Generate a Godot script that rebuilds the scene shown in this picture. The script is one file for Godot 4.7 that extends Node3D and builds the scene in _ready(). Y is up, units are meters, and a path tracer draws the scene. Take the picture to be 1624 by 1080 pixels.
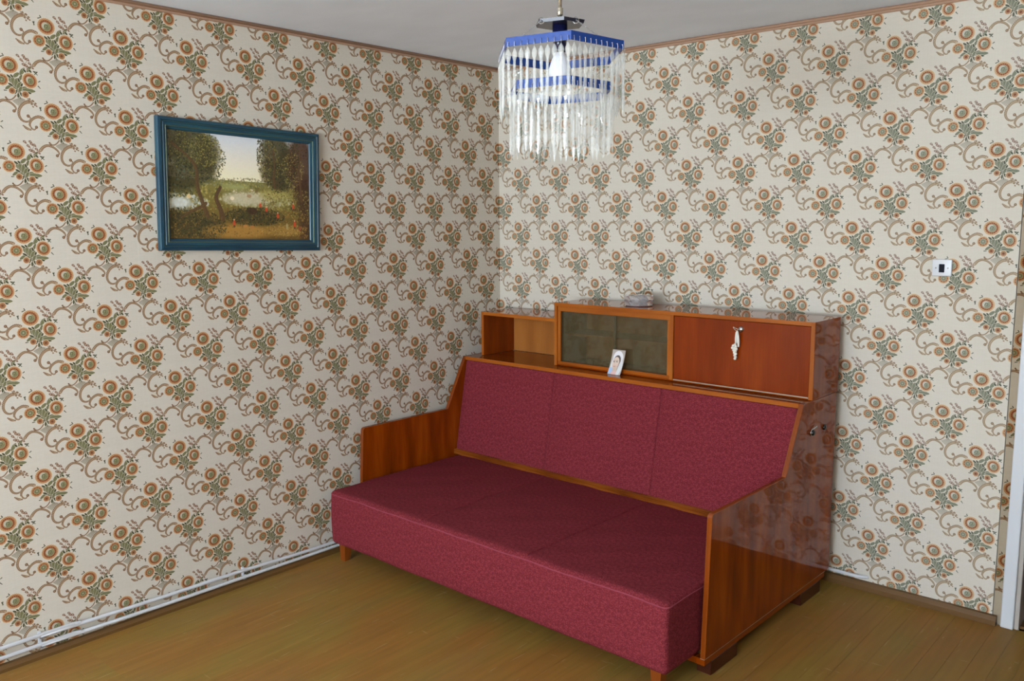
extends Node3D
# A living-room corner: patterned wallpaper, a sofa bed with a back cabinet, a framed landscape and a prism chandelier.

const CEIL := 2.484
const RX := 4.0      # room size along x
const RZ := 7.8      # room size along z, lengthened to even out the window light
const PAPER_W := 0.27
const PAPER_H := 0.2987
const SOFA_AT := Vector3(0.0651, 0.0, 0.0325)
const SOFA_TURN := -0.0182

var M := {}
var rng := RandomNumberGenerator.new()
var taken := {}


func _ready() -> void:
	rng.seed = 7
	# --- camera
	var cam := Camera3D.new()
	cam.name = "camera"
	cam.fov = 2.0 * rad_to_deg(atan(540.0 / 1378.4))
	cam.transform = Transform3D(Basis(Vector3(0.75296662, -0.00660522, -0.65802556), Vector3(-0.08683485, 0.99020832, -0.10930319), Vector3(0.65230436, 0.1394412, 0.74502025)), Vector3(3.40966535, 1.64248671, 3.79180413))
	cam.near = 0.05
	cam.far = 60.0
	add_child(cam)
	cam.make_current()
	# --- sky and exposure
	var env := Environment.new()
	env.background_mode = Environment.BG_SKY
	var sky := Sky.new()
	var sm := ProceduralSkyMaterial.new()
	sm.sky_top_color = Color(0.62, 0.70, 0.82)
	sm.sky_horizon_color = Color(0.82, 0.85, 0.88)
	sm.ground_bottom_color = Color(0.30, 0.30, 0.28)
	sm.ground_horizon_color = Color(0.50, 0.50, 0.48)
	sky.sky_material = sm
	env.sky = sky
	env.tonemap_mode = Environment.TONE_MAPPER_LINEAR
	env.tonemap_exposure = 1.22
	env.sdfgi_enabled = true
	env.ssao_enabled = true
	env.ssil_enabled = true
	var we := WorldEnvironment.new()
	we.name = "world_environment"
	we.environment = env
	add_child(we)
	# --- skylight through the window behind the camera, and an added upward fill for the ceiling
	add_area_lamp("window_skylight", Vector2(2.5, 1.5), 4.6, 0.0, Vector3(2.45, 1.57, RZ - 0.03))
	add_area_lamp("added_ceiling_fill", Vector2(2.5, 0.7), 42.0, 1.15, Vector3(2.45, 1.10, RZ - 0.34))
	# --- build
	make_materials()
	build_room()
	build_pipes()
	build_sofa()
	build_cabinet()
	build_small_things()
	build_picture()
	build_chandelier()


func add_area_lamp(called: String, size: Vector2, energy: float, tilt: float, at: Vector3) -> void:
	var lamp := AreaLight3D.new()
	lamp.name = called
	lamp.area_size = size
	lamp.light_color = Color(0.895, 0.95, 1.0)
	lamp.light_energy = energy
	lamp.area_range = 12.0
	lamp.area_attenuation = 2.0
	lamp.shadow_enabled = true
	lamp.rotation.x = tilt
	lamp.position = at
	add_child(lamp)


# ------------------------------------------------------------------ helpers
func numbered(called: String) -> String:
	if not taken.has(called):
		taken[called] = 0
		return called
	taken[called] += 1
	return "%s_%03d" % [called, taken[called]]


func mb() -> SurfaceTool:
	var st := SurfaceTool.new()
	st.begin(Mesh.PRIMITIVE_TRIANGLES)
	st.set_smooth_group(-1)
	return st


func obj(called: String, st: SurfaceTool, m: Material, parent: Node3D = null, off := Vector3.ZERO) -> MeshInstance3D:
	st.generate_normals()
	return inst(called, st.commit(), m, parent, off)


func inst(called: String, mesh: Mesh, m: Material, parent: Node3D = null, off := Vector3.ZERO) -> MeshInstance3D:
	var o := MeshInstance3D.new()
	o.name = numbered(called) if parent == null else called
	o.mesh = mesh
	o.material_override = m
	o.position = off
	o.cast_shadow = GeometryInstance3D.SHADOW_CASTING_SETTING_ON
	(self if parent == null else parent).add_child(o, true)
	return o


func tag(o: Node, label: String, category: String, group := "") -> Node:
	o.set_meta("label", label)
	o.set_meta("category", category)
	if group:
		o.set_meta("group", group)
	return o


func struct(called: String, st: SurfaceTool, m: Material) -> MeshInstance3D:
	var o := obj(called, st, m)
	o.set_meta("kind", "structure")
	return o


func thing(called: String, label: String, category: String, at: Vector3, turn := 0.0) -> Node3D:
	var o := Node3D.new()
	o.name = numbered(called)
	add_child(o)
	o.position = at
	o.rotation.y = turn
	tag(o, label, category)
	return o


func sofa_world(p: Vector3) -> Vector3:
	return SOFA_AT + p.rotated(Vector3.UP, SOFA_TURN)


func quad(st: SurfaceTool, a: Vector3, b: Vector3, c: Vector3, d: Vector3, uv := []) -> void:
	# a b c d run clockwise seen from the front
	var p := [a, b, c, a, c, d]
	var k := [0, 1, 2, 0, 2, 3]
	for i in 6:
		if uv:
			st.set_uv(uv[k[i]])
		st.add_vertex(p[i])


func face_out(st: SurfaceTool, pts: Array, inside: Vector3) -> void:
	# a flat convex polygon that faces away from a point inside the solid
	var n: Vector3 = (pts[1] - pts[0]).cross(pts[2] - pts[0])
	var q := pts.duplicate()
	if n.dot(pts[0] - inside) > 0.0:
		q.reverse()
	for i in range(1, q.size() - 1):
		for v in [q[0], q[i], q[i + 1]]:
			st.add_vertex(v)


func box(st: SurfaceTool, lo: Vector3, hi: Vector3, b := 0.001) -> void:
	# a box with chamfered edges
	var c := (lo + hi) * 0.5
	var h := (hi - lo) * 0.5
	b = minf(b, minf(h.x, minf(h.y, h.z)) * 0.9)
	if b <= 0.0:
		for ax in 3:
			for s in [-1.0, 1.0]:
				var u := (ax + 1) % 3
				var w := (ax + 2) % 3
				var pts := []
				for k in [[-1, -1], [1, -1], [1, 1], [-1, 1]]:
					var v := Vector3.ZERO
					v[ax] = s * h[ax]
					v[u] = k[0] * h[u]
					v[w] = k[1] * h[w]
					pts.append(c + v)
				face_out(st, pts, c)
		return
	for ax in 3:
		var u := (ax + 1) % 3
		var w := (ax + 2) % 3
		for s in [-1.0, 1.0]:
			var pts := []
			for k in [[-1, -1], [1, -1], [1, 1], [-1, 1]]:
				var v := Vector3.ZERO
				v[ax] = s * h[ax]
				v[u] = k[0] * (h[u] - b)
				v[w] = k[1] * (h[w] - b)
				pts.append(c + v)
			face_out(st, pts, c)
		for su in [-1.0, 1.0]:
			for sw in [-1.0, 1.0]:
				var pts := []
				for k in [[-1, 0], [1, 0], [1, 1], [-1, 1]]:
					var v := Vector3.ZERO
					v[ax] = k[0] * (h[ax] - b)
					v[u] = su * (h[u] - (b if k[1] == 0 else 0.0))
					v[w] = sw * (h[w] - (0.0 if k[1] == 0 else b))
					pts.append(c + v)
				face_out(st, pts, c)
	for sx in [-1.0, 1.0]:
		for sy in [-1.0, 1.0]:
			for sz in [-1.0, 1.0]:
				var s := Vector3(sx, sy, sz)
				face_out(st, [c + s * Vector3(h.x, h.y - b, h.z - b), c + s * Vector3(h.x - b, h.y, h.z - b), c + s * Vector3(h.x - b, h.y - b, h.z)], c)


func bx(lo: Vector3, hi: Vector3, b := 0.001) -> SurfaceTool:
	var st := mb()
	box(st, lo, hi, b)
	return st


func axis_points(l: float, r: float, n: int) -> Array:
	var a := [0.0, r * 0.12, r * 0.35, r * 0.65, r]
	for i in range(1, n):
		a.append(r + (l - 2.0 * r) * i / n)
	a.append_array([l - r, l - r * 0.65, l - r * 0.35, l - r * 0.12, l])
	return a


func rbox(lo: Vector3, hi: Vector3, r: float, n: Vector3i, bend := 0, creases := []) -> SurfaceTool:
	# a rounded box with a grid on every side; bend moves its points
	var st := mb()
	st.set_smooth_group(0)
	var size := hi - lo
	var cuts := [axis_points(size.x, r, n.x), axis_points(size.y, r, n.y), axis_points(size.z, r, n.z)]
	for c: float in creases:
		for d: float in [-0.03, -0.018, -0.010, -0.006, -0.004, -0.002, 0.0, 0.002, 0.004, 0.006, 0.010, 0.018, 0.03]:
			cuts[0].append(c - lo.x + d)
	cuts[0].sort()
	for ax in 3:
		var u := (ax + 1) % 3
		var w := (ax + 2) % 3
		for side in 2:
			for i in cuts[u].size() - 1:
				for j in cuts[w].size() - 1:
					var q := []
					for k in [[0, 0], [1, 0], [1, 1], [0, 1]]:
						var v := Vector3.ZERO
						v[ax] = size[ax] * side
						v[u] = cuts[u][i + k[0]]
						v[w] = cuts[w][j + k[1]]
						var inner := v.clamp(Vector3.ONE * r, size - Vector3.ONE * r)
						var p := lo + inner + (v - inner).normalized() * r
						q.append(seat_bend(p) if bend == 1 else back_bend(p) if bend == 2 else p)
					if side == 1:
						q.reverse()
					quad(st, q[0], q[1], q[2], q[3])
	return st


func miter(poly: PackedVector2Array, d: float) -> PackedVector2Array:
	# a counter-clockwise outline moved inwards by d
	var out := PackedVector2Array()
	var n := poly.size()
	for i in n:
		var e0 := (poly[i] - poly[(i + n - 1) % n]).normalized()
		var e1 := (poly[(i + 1) % n] - poly[i]).normalized()
		var n0 := Vector2(-e0.y, e0.x)
		var n1 := Vector2(-e1.y, e1.x)
		var m := (n0 + n1).normalized()
		out.append(poly[i] + m * d / maxf(0.3, m.dot(n0)))
	return out


func zy(v: Vector2, x: float) -> Vector3:
	return Vector3(x, v.y, v.x)


func slab(caps: SurfaceTool, edges: SurfaceTool, poly: PackedVector2Array, x0: float, x1: float, b: float) -> void:
	# an outline of (z, y) points, counter-clockwise, extruded along x with chamfered rims
	var inn := miter(poly, b)
	var tri := Geometry2D.triangulate_polygon(inn)
	for side in [[x0, -1.0], [x1, 1.0]]:
		for t in range(0, tri.size(), 3):
			var a: Vector3 = zy(inn[tri[t]], side[0])
			var c: Vector3 = zy(inn[tri[t + 1]], side[0])
			var d: Vector3 = zy(inn[tri[t + 2]], side[0])
			face_out(caps, [a, c, d], a - Vector3(side[1], 0, 0))
	var n := poly.size()
	for i in n:
		var j := (i + 1) % n
		var mid := (poly[i] + poly[j]) * 0.5
		var e := (poly[j] - poly[i]).normalized()
		var ins := mid + Vector2(-e.y, e.x) * 0.5
		var inside: Vector3 = zy(ins, (x0 + x1) * 0.5)
		var rings := [[inn, x0], [poly, x0 + b], [poly, x1 - b], [inn, x1]]
		for k in 3:
			face_out(edges, [zy(rings[k][0][i], rings[k][1]), zy(rings[k][0][j], rings[k][1]), zy(rings[k + 1][0][j], rings[k + 1][1]), zy(rings[k + 1][0][i], rings[k + 1][1])], inside)


func lathe(profile: Array, seg: int, at := Vector3.ZERO, axis := Vector3.UP, smooth := true) -> SurfaceTool:
	var st := mb()
	add_lathe(st, profile, seg, at, axis, smooth)
	return st


func add_lathe(st: SurfaceTool, profile: Array, seg: int, at: Vector3, axis: Vector3, smooth := true) -> void:
	# profile: (radius, height) pairs from bottom to top
	st.set_smooth_group(0 if smooth else -1)
	var ref := Vector3.RIGHT if absf(axis.dot(Vector3.RIGHT)) < 0.9 else Vector3.UP
	var u := axis.cross(ref).normalized()
	var w := axis.cross(u).normalized()
	for i in seg:
		var a0 := TAU * i / seg
		var a1 := TAU * (i + 1) / seg
		var d0 := u * cos(a0) + w * sin(a0)
		var d1 := u * cos(a1) + w * sin(a1)
		for k in profile.size() - 1:
			var p: Vector2 = profile[k]
			var q: Vector2 = profile[k + 1]
			var a := at + axis * p.y + d0 * p.x
			var b := at + axis * p.y + d1 * p.x
			var c := at + axis * q.y + d1 * q.x
			var d := at + axis * q.y + d0 * q.x
			for v in [[a, d, c], [a, c, b]]:
				if (v[1] - v[0]).cross(v[2] - v[0]).length() > 1e-12:
					for x in v:
						st.add_vertex(x)


func tube(path: Array, r: float, seg := 10, st: SurfaceTool = null) -> SurfaceTool:
	if st == null:
		st = mb()
	st.set_smooth_group(0)
	var n := path.size()
	var rings := []
	var up := Vector3.UP
	for i in n:
		var t: Vector3 = (path[mini(i + 1, n - 1)] - path[maxi(i - 1, 0)]).normalized()
		if absf(t.dot(up)) > 0.95:
			up = Vector3.RIGHT if absf(t.x) < 0.9 else Vector3.FORWARD
		var u := t.cross(up).normalized()
		var w := u.cross(t).normalized()
		up = w
		var ring := []
		for k in seg:
			ring.append(path[i] + (u * cos(TAU * k / seg) + w * sin(TAU * k / seg)) * r)
		rings.append(ring)
	for i in n - 1:
		for k in seg:
			var m := (k + 1) % seg
			var inside: Vector3 = (path[i] + path[i + 1]) * 0.5
			face_out(st, [rings[i][k], rings[i][m], rings[i + 1][m], rings[i + 1][k]], inside)
	for e in [[0, 1], [n - 1, n - 2]]:
		face_out(st, rings[e[0]], path[e[1]])
	return st


func curve(pts: Array, steps := 8) -> Array:
	# a smooth run through the given points
	var out := []
	var n := pts.size()
	for i in n - 1:
		for k in steps:
			out.append(pts[i].cubic_interpolate(pts[i + 1], pts[maxi(i - 1, 0)], pts[mini(i + 2, n - 1)], float(k) / steps))
	out.append(pts[n - 1])
	return out


# ------------------------------------------------------------------ painting of textures
var wrapping := true


func dab(im: Image, x: float, y: float, rx: float, ry: float, ang: float, col: Color, alpha := 1.0, soft := 1.2) -> void:
	var w := im.get_width()
	var h := im.get_height()
	var r := maxf(rx, ry) + 1.5
	var ca := cos(ang)
	var sa := sin(ang)
	var rm := minf(rx, ry)
	for j in range(int(floor(y - r)), int(ceil(y + r)) + 1):
		for i in range(int(floor(x - r)), int(ceil(x + r)) + 1):
			var dx := i + 0.5 - x
			var dy := j + 0.5 - y
			var e := sqrt(((dx * ca + dy * sa) / rx) ** 2 + ((dy * ca - dx * sa) / ry) ** 2)
			var a := clampf((1.0 - e) * rm / soft + 0.5, 0.0, 1.0) * alpha
			if a > 0.004 and (wrapping or (i >= 0 and j >= 0 and i < w and j < h)):
				var pi := posmod(i, w)
				var pj := posmod(j, h)
				im.set_pixel(pi, pj, im.get_pixel(pi, pj).lerp(col, a))


func tex(im: Image) -> ImageTexture:
	return ImageTexture.create_from_image(im)


var pen: Image
var pen_s := 1.0
var pen_o := Vector2.ZERO
var pal := {}


func pd(x: float, y: float, rx: float, ry: float, ang: float, col: Color, alpha := 1.0) -> void:
	# a dab on the wallpaper tile, in centimetres from the main flower, and its half-drop twin
	for k in 2:
		var px := pen_o.x + x * pen_s + k * pen.get_width() * 0.5
		var py := pen_o.y + y * pen_s + k * pen.get_height() * 0.5
		dab(pen, px, py, rx * pen_s, ry * pen_s, ang, col, alpha)


func ps(pts: Array, w0: float, w1: float, col: Color, alpha := 1.0) -> void:
	# a tapering brush stroke, in centimetres
	var c := curve(pts, 10)
	var n := c.size()
	for i in n - 1:
		var a: Vector2 = c[i]
		var b: Vector2 = c[i + 1]
		var w := lerpf(w0, w1, float(i) / n)
		var steps := maxi(1, int(ceil(a.distance_to(b) / (w * 0.5))))
		for k in steps:
			var p := a.lerp(b, float(k) / steps)
			pd(p.x, p.y, w * 0.5, w * 0.5, 0.0, col, alpha)


func pleaf(a: Vector2, b: Vector2, w: float, col: Color, rim: Color) -> void:
	# a pointed leaf: pale gap round it, dark rim, fill, midrib
	for pass_ in 3:
		var n := 16
		for i in n + 1:
			var t := float(i) / n
			var p := a.lerp(b, t)
			var r := w * 0.5 * pow(sin(PI * clampf(t * 0.92 + 0.05, 0.0, 1.0)), 0.8) + 0.02
			if pass_ == 0:
				pd(p.x, p.y, r + 0.19, r + 0.19, 0.0, pal.halo, 0.9)
			elif pass_ == 1:
				pd(p.x, p.y, r + 0.08, r + 0.08, 0.0, rim)
			elif r > 0.07:
				pd(p.x, p.y, r - 0.05, r - 0.05, 0.0, col)
	ps([a.lerp(b, 0.12), a.lerp(b, 0.88)], 0.16, 0.09, rim, 0.8)


func pflower(x: float, y: float, rx: float, ry: float, ang: float, dense: bool) -> void:
	var n := 24 if dense else 13
	var c := Vector2(x, y)
	pd(x, y, rx * 1.10, ry * 1.10, ang, pal.halo)
	for i in n:
		var a := TAU * i / n
		var p := c + Vector2(cos(a) * rx * 0.90, sin(a) * ry * 0.90).rotated(ang)
		pd(p.x, p.y, rx * 0.13, rx * (0.12 if dense else 0.19), a + ang, pal.fringe)
	pd(x, y, rx * 0.90, ry * 0.90, ang, pal.fringe)
	pd(x, y, rx * 0.83, ry * 0.83, ang, pal.petal)
	for i in n:
		var a := TAU * (i + 0.5) / n
		var p := c + Vector2(cos(a) * rx * 0.86, sin(a) * ry * 0.86).rotated(ang)
		pd(p.x, p.y, rx * 0.13, rx * 0.026, a + ang, pal.petal2, 0.8)
	pd(x, y, rx * 0.74, ry * 0.74, ang, pal.petal2, 0.7)
	var m := 17 if dense else 9
	for i in m:
		var a := TAU * i / m
		var p := c + Vector2(cos(a) * rx * 0.66, sin(a) * ry * 0.66).rotated(ang)
		pd(p.x, p.y, rx * 0.12, rx * 0.10, a + ang, pal.ring, 0.9)
	pd(x, y, rx * 0.57, ry * 0.57, ang, pal.fringe)
	pd(x, y, rx * 0.53, ry * 0.53, ang, pal.heart)
	if rx > 2.3:
		pd(x - rx * 0.12, y - ry * 0.07, rx * 0.38, ry * 0.43, ang, pal.light, 0.9)
		pd(x + rx * 0.09, y + ry * 0.07, rx * 0.34, ry * 0.37, ang, pal.heart)
		ps([Vector2(x - rx * 0.22, y + ry * 0.16), Vector2(x - rx * 0.12, y - ry * 0.22), Vector2(x + rx * 0.16, y - ry * 0.15), Vector2(x + rx * 0.10, y + ry * 0.18), Vector2(x - rx * 0.04, y + ry * 0.12)], 0.20, 0.14, pal.leaf_rim, 0.8)
		for k in 5:
			var a := 0.3 + k * 0.45
			ps([Vector2(x + cos(a) * rx * 0.30, y + sin(a) * ry * 0.30), Vector2(x + cos(a) * rx * 0.48, y + sin(a) * ry * 0.48)], 0.13, 0.10, pal.leaf_rim, 0.45)
	else:
		pd(x, y, rx * 0.36, ry * 0.36, 0.0, pal.leaf_rim, 0.35)
		pd(x, y, rx * 0.16, ry * 0.16, 0.0, pal.halo, 0.5)


func scroll(pts: Array, w0: float, w1: float, bud: float) -> void:
	# a band with a dark rim, a pale inside and slanting hatches that fade towards the curl
	ps(pts, w0 + 0.36, w1 + 0.26, pal.halo, 0.8)
	ps(pts, w0 + 0.12, w1 + 0.12, pal.scroll)
	ps(pts, maxf(w0 - 0.20, 0.1), w1 * 0.2, pal.scroll2, 0.85)
	var c := curve(pts, 10)
	var n := c.size()
	var run := 0.0
	for i in range(1, n - 1):
		run += c[i].distance_to(c[i - 1])
		if run > 0.42 and i < n * 0.72:
			run = 0.0
			var d: Vector2 = (c[i + 1] - c[i - 1]).normalized()
			var w := lerpf(w0, w1, float(i) / n)
			var o := d.orthogonal() * w * 0.5
			ps([c[i] - o * 1.25 - d * 0.16, c[i] + o * 0.7 + d * 0.16], 0.20, 0.10, pal.scroll, 0.9)
	var e: Vector2 = pts[pts.size() - 1]
	pd(e.x, e.y, bud, bud, 0.0, pal.scroll)
	pd(e.x - 0.05, e.y - 0.05, bud * 0.38, bud * 0.38, 0.0, pal.scroll2, 0.8)


func vs(l: Array) -> Array:
	var o := []
	for i in range(0, l.size(), 2):
		o.append(Vector2(l[i], l[i + 1]))
	return o


func wallpaper(seed_: int) -> Image:
	var w := 832
	var h := 920
	pen_s = w / 27.0
	pen_o = Vector2(0.30 * w, 0.16 * h)
	pen = Image.create(w, h, false, Image.FORMAT_RGB8)
	var r := RandomNumberGenerator.new()
	r.seed = seed_
	var cols := PackedFloat32Array()
	for i in w:
		cols.append(r.randf_range(-0.008, 0.008))
	for j in h:
		var run := 0.0
		var row := r.randf_range(-0.010, 0.010)
		for i in w:
			if r.randf() < 0.03:
				run = r.randf_range(-0.018, 0.014)
			var d := run + row + cols[i] + r.randf_range(-0.01, 0.01)
			pen.set_pixel(i, j, Color(pal.ground.r + d, pal.ground.g + d, pal.ground.b + d * 1.2))
	# the vase of trellis work under the bouquet
	var vase := PackedVector2Array(vs([0.2, 12.3, 2.9, 11.0, 4.4, 11.6, 2.2, 13.9]))
	for k in 8:
		var t := k / 7.0
		ps([vase[0].lerp(vase[1], t), vase[3].lerp(vase[2], t)], 0.15, 0.15, pal.trellis)
		ps([vase[0].lerp(vase[3], t), vase[1].lerp(vase[2], t)], 0.15, 0.15, pal.trellis)
	# scrolls
	scroll(vs([-5.3, 14.2, -4.3, 13.0, -2.8, 12.3, -1.0, 12.7, 0.5, 13.8, 1.15, 15.0, 0.45, 15.8]), 0.95, 0.26, 0.55)
	scroll(vs([1.5, 10.3, 0.7, 11.3, -0.4, 12.0, -1.6, 11.9]), 0.26, 0.24, 0.42)
	pd(-1.9, 11.3, 0.34, 0.28, 0.5, pal.scroll)
	scroll(vs([6.1, 12.2, 4.8, 12.4, 3.4, 13.3, 2.3, 14.9, 1.95, 16.8, 2.5, 18.4, 3.7, 19.2, 5.1, 19.0, 5.75, 18.0, 5.0, 17.2]), 1.1, 0.22, 0.55)
	for q in [[5.9, 11.2, 0.40], [7.0, 11.8, 0.48], [6.5, 12.9, 0.42], [7.8, 12.6, 0.40], [8.1, 13.5, 0.32], [6.9, 13.8, 0.32], [7.5, 13.2, 0.30]]:
		pd(q[0], q[1], q[2] + 0.12, q[2] * 0.75 + 0.12, 0.6, pal.halo, 0.8)
		pd(q[0], q[1], q[2], q[2] * 0.75, 0.6, pal.scroll)
		pd(q[0], q[1], q[2] * 0.4, q[2] * 0.3, 0.6, pal.scroll2, 0.7)
	ps(vs([5.6, 12.2, 6.4, 12.3, 7.9, 13.2]), 0.26, 0.16, pal.scroll)
	ps(vs([5.6, 12.2, 5.8, 11.6]), 0.22, 0.16, pal.scroll)
	scroll(vs([-3.5, 2.75, -5.0, 2.3, -6.5, 2.8, -7.7, 3.9, -8.2, 5.3, -7.7, 6.5, -6.7, 6.9, -6.0, 6.0]), 0.95, 0.22, 0.52)
	pd(-9.3, 6.2, 1.35, 0.85, 0.35, pal.halo, 0.8)
	for k in 6:
		var f := Vector2(-10.6 + k * 0.42, 5.65 + k * 0.26 + 0.5 * sin(k * 0.6))
		ps([Vector2(-7.9, 7.1), f], 0.34, 0.46, pal.scroll)
	for k in 6:
		var f := Vector2(-10.4 + k * 0.42, 5.75 + k * 0.26 + 0.5 * sin(k * 0.6))
		ps([Vector2(-8.2, 7.0), f], 0.10, 0.15, pal.scroll2, 0.8)
	# stems and leaves
	ps(vs([1.4, 6.6, 2.2, 8.6, 2.9, 11.3]), 0.36, 0.24, pal.leaf_rim)
	ps(vs([2.9, 7.0, 2.6, 8.4, 1.9, 10.4]), 0.32, 0.18, pal.leaf_rim)
	ps(vs([2.3, 8.6, 0.9, 7.8, -0.2, 7.5]), 0.24, 0.18, pal.leaf_rim)
	ps(vs([2.6, 9.4, 3.2, 8.6, 4.2, 8.7, 4.7, 9.3]), 0.24, 0.18, pal.leaf_rim)
	ps(vs([4.6, 10.2, 5.3, 11.2, 5.8, 12.2]), 0.18, 0.18, pal.scroll)
	for l in [[0.2, 6.6, 2.3, 8.2, 0.8], [0.0, 7.1, -1.7, 8.4, 0.75], [2.9, 8.0, 6.0, 7.2, 0.95], [4.0, 8.1, 7.9, 8.35, 1.15], [3.5, 6.9, 2.7, 9.2, 0.75], [4.9, 0.7, 3.4, 3.0, 1.1], [6.9, 0.0, 5.9, 1.8, 0.85], [2.9, 2.6, 1.2, 4.0, 1.0], [3.9, 3.2, 2.9, 5.2, 0.7], [-0.5, 4.2, 0.6, 6.2, 0.85], [0.7, 4.0, 1.3, 7.0, 1.25], [2.1, 4.6, 1.7, 7.4, 1.15], [3.4, 5.6, 2.1, 7.7, 0.9]]:
		pleaf(Vector2(l[0], l[1]), Vector2(l[2], l[3]), l[4], pal.leaf, pal.leaf_rim)
	for l in [[-0.9, 3.6, 0.2, 4.4, 0.5], [0.3, 3.4, 1.0, 4.2, 0.45], [-0.6, 6.4, 0.7, 7.2, 0.55], [2.6, 4.4, 3.0, 5.6, 0.5], [3.9, 6.1, 3.4, 7.0, 0.5], [5.2, 8.9, 6.6, 9.2, 0.5], [1.9, 8.5, 1.2, 9.8, 0.5], [3.0, 9.2, 3.5, 10.4, 0.5], [2.3, 9.6, 2.2, 11.0, 0.5], [4.6, 1.0, 5.4, 2.0, 0.5], [6.4, 1.0, 7.2, 1.8, 0.5]]:
		pleaf(Vector2(l[0], l[1]), Vector2(l[2], l[3]), l[4], pal.leaf_rim, pal.leaf_rim)
	for l in [[8.0, 1.4, 9.3, 2.6], [9.2, 1.5, 8.1, 2.6], [8.0, 1.4, 9.2, 1.6], [-2.6, -2.5, -1.4, -3.0], [-1.9, -3.5, -1.5, -2.9], [-4.4, -1.0, -3.9, 0.1], [-4.0, -1.1, -4.2, 0.2], [9.2, 6.4, 9.9, 7.2], [9.9, 4.6, 9.3, 5.0], [-2.2, 8.9, -1.3, 8.9]]:
		ps([Vector2(l[0], l[1]), Vector2(l[2], l[3])], 0.36, 0.18, pal.leaf_rim, 0.85)
	# berries
	ps(vs([3.3, -3.3, 4.6, -1.9, 5.4, -0.4, 5.9, 1.2]), 0.14, 0.14, pal.berry)
	ps(vs([6.2, -2.3, 5.6, -1.2, 5.2, -0.4]), 0.13, 0.13, pal.berry)
	ps(vs([7.4, 0.2, 6.2, 0.0, 5.5, 0.2]), 0.13, 0.13, pal.berry)
	for b in [[3.0, -3.6], [4.9, -3.7], [4.1, -2.2], [6.2, -2.6], [4.7, -0.7], [6.8, -1.2], [7.5, 0.0], [5.7, -0.4], [5.3, -2.9]]:
		pd(b[0], b[1], 0.52, 0.42, 0.4, pal.berry)
		pd(b[0] + 0.38, b[1] + 0.40, 0.34, 0.28, 0.4, pal.berry)
		pd(b[0] + 0.05, b[1], 0.22, 0.17, 0.4, pal.halo, 0.75)
	# flowers
	pflower(0.35, 8.85, 1.1, 1.1, 0.0, false)
	pflower(4.65, 9.75, 1.15, 1.15, 0.0, false)
	pd(0.35, 8.85, 0.5, 0.5, 0.0, pal.ring)
	pd(4.65, 9.75, 0.5, 0.5, 0.0, pal.ring)
	pflower(-2.75, 5.25, 2.1, 2.05, 0.0, false)
	pflower(6.5, 4.75, 2.42, 2.66, -0.25, true)
	pflower(0.0, 0.0, 2.92, 2.78, 0.3, true)
	return pen


func noisy(seed_: int, freq: float, oct := 4) -> FastNoiseLite:
	var n := FastNoiseLite.new()
	n.seed = seed_
	n.noise_type = FastNoiseLite.TYPE_SIMPLEX_SMOOTH
	n.frequency = freq
	n.fractal_octaves = oct
	return n


func seamless(n: FastNoiseLite, i: float, j: float, size: float, sx: float, sy: float) -> float:
	# noise that closes on itself over the tile
	var fx := smoothstep(0.7, 1.0, i / size)
	var fy := smoothstep(0.7, 1.0, j / size)
	var v := n.get_noise_2d(i * sx, j * sy)
	if fx > 0.0:
		v = lerpf(v, n.get_noise_2d((i - size) * sx, j * sy), fx)
	if fy > 0.0:
		var w := n.get_noise_2d(i * sx, (j - size) * sy)
		if fx > 0.0:
			w = lerpf(w, n.get_noise_2d((i - size) * sx, (j - size) * sy), fx)
		v = lerpf(v, w, fy)
	return v


func wood(seed_: int, dark: Color, mid: Color, light: Color, along_x := false, size := 640, strength := 1.0) -> Image:
	# veneer: fine fibres and broad soft bands, the grain along v (or along u)
	var im := Image.create(size, size, false, Image.FORMAT_RGB8)
	var broad := noisy(seed_, 0.008, 3)
	var fine := noisy(seed_ + 1, 0.09, 3)
	var r := RandomNumberGenerator.new()
	r.seed = seed_
	for j in size:
		for i in size:
			var b := seamless(broad, i, j, size, 1.6, 0.22)
			var f := seamless(fine, i, j, size, 3.2, 0.10)
			var t := 0.5 + strength * (b * 0.50 + f * 0.17) + r.randf_range(-0.02, 0.02)
			var c := dark.lerp(mid, clampf(t * 2.0, 0.0, 1.0)) if t < 0.5 else mid.lerp(light, clampf(t * 2.0 - 1.0, 0.0, 1.0))
			if along_x:
				im.set_pixel(j, i, c)
			else:
				im.set_pixel(i, j, c)
	return im


func mat(color: Color, rough: float, spec := 0.5, metal := 0.0) -> StandardMaterial3D:
	var m := StandardMaterial3D.new()
	m.albedo_color = color
	m.roughness = rough
	m.metallic_specular = spec
	m.metallic = metal
	return m


func tri(im: Image, scale: float, rough: float, spec := 0.5, world := false, offset := Vector3.ZERO) -> StandardMaterial3D:
	var m := mat(Color.WHITE, rough, spec)
	m.albedo_texture = tex(im) if im else null
	m.uv1_triplanar = true
	m.uv1_world_triplanar = world
	m.uv1_triplanar_sharpness = 12.0
	m.uv1_scale = Vector3.ONE * scale
	m.uv1_offset = offset
	return m


func rgb(r: float, g: float, b: float) -> Color:
	return Color(r / 255.0, g / 255.0, b / 255.0)


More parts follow.
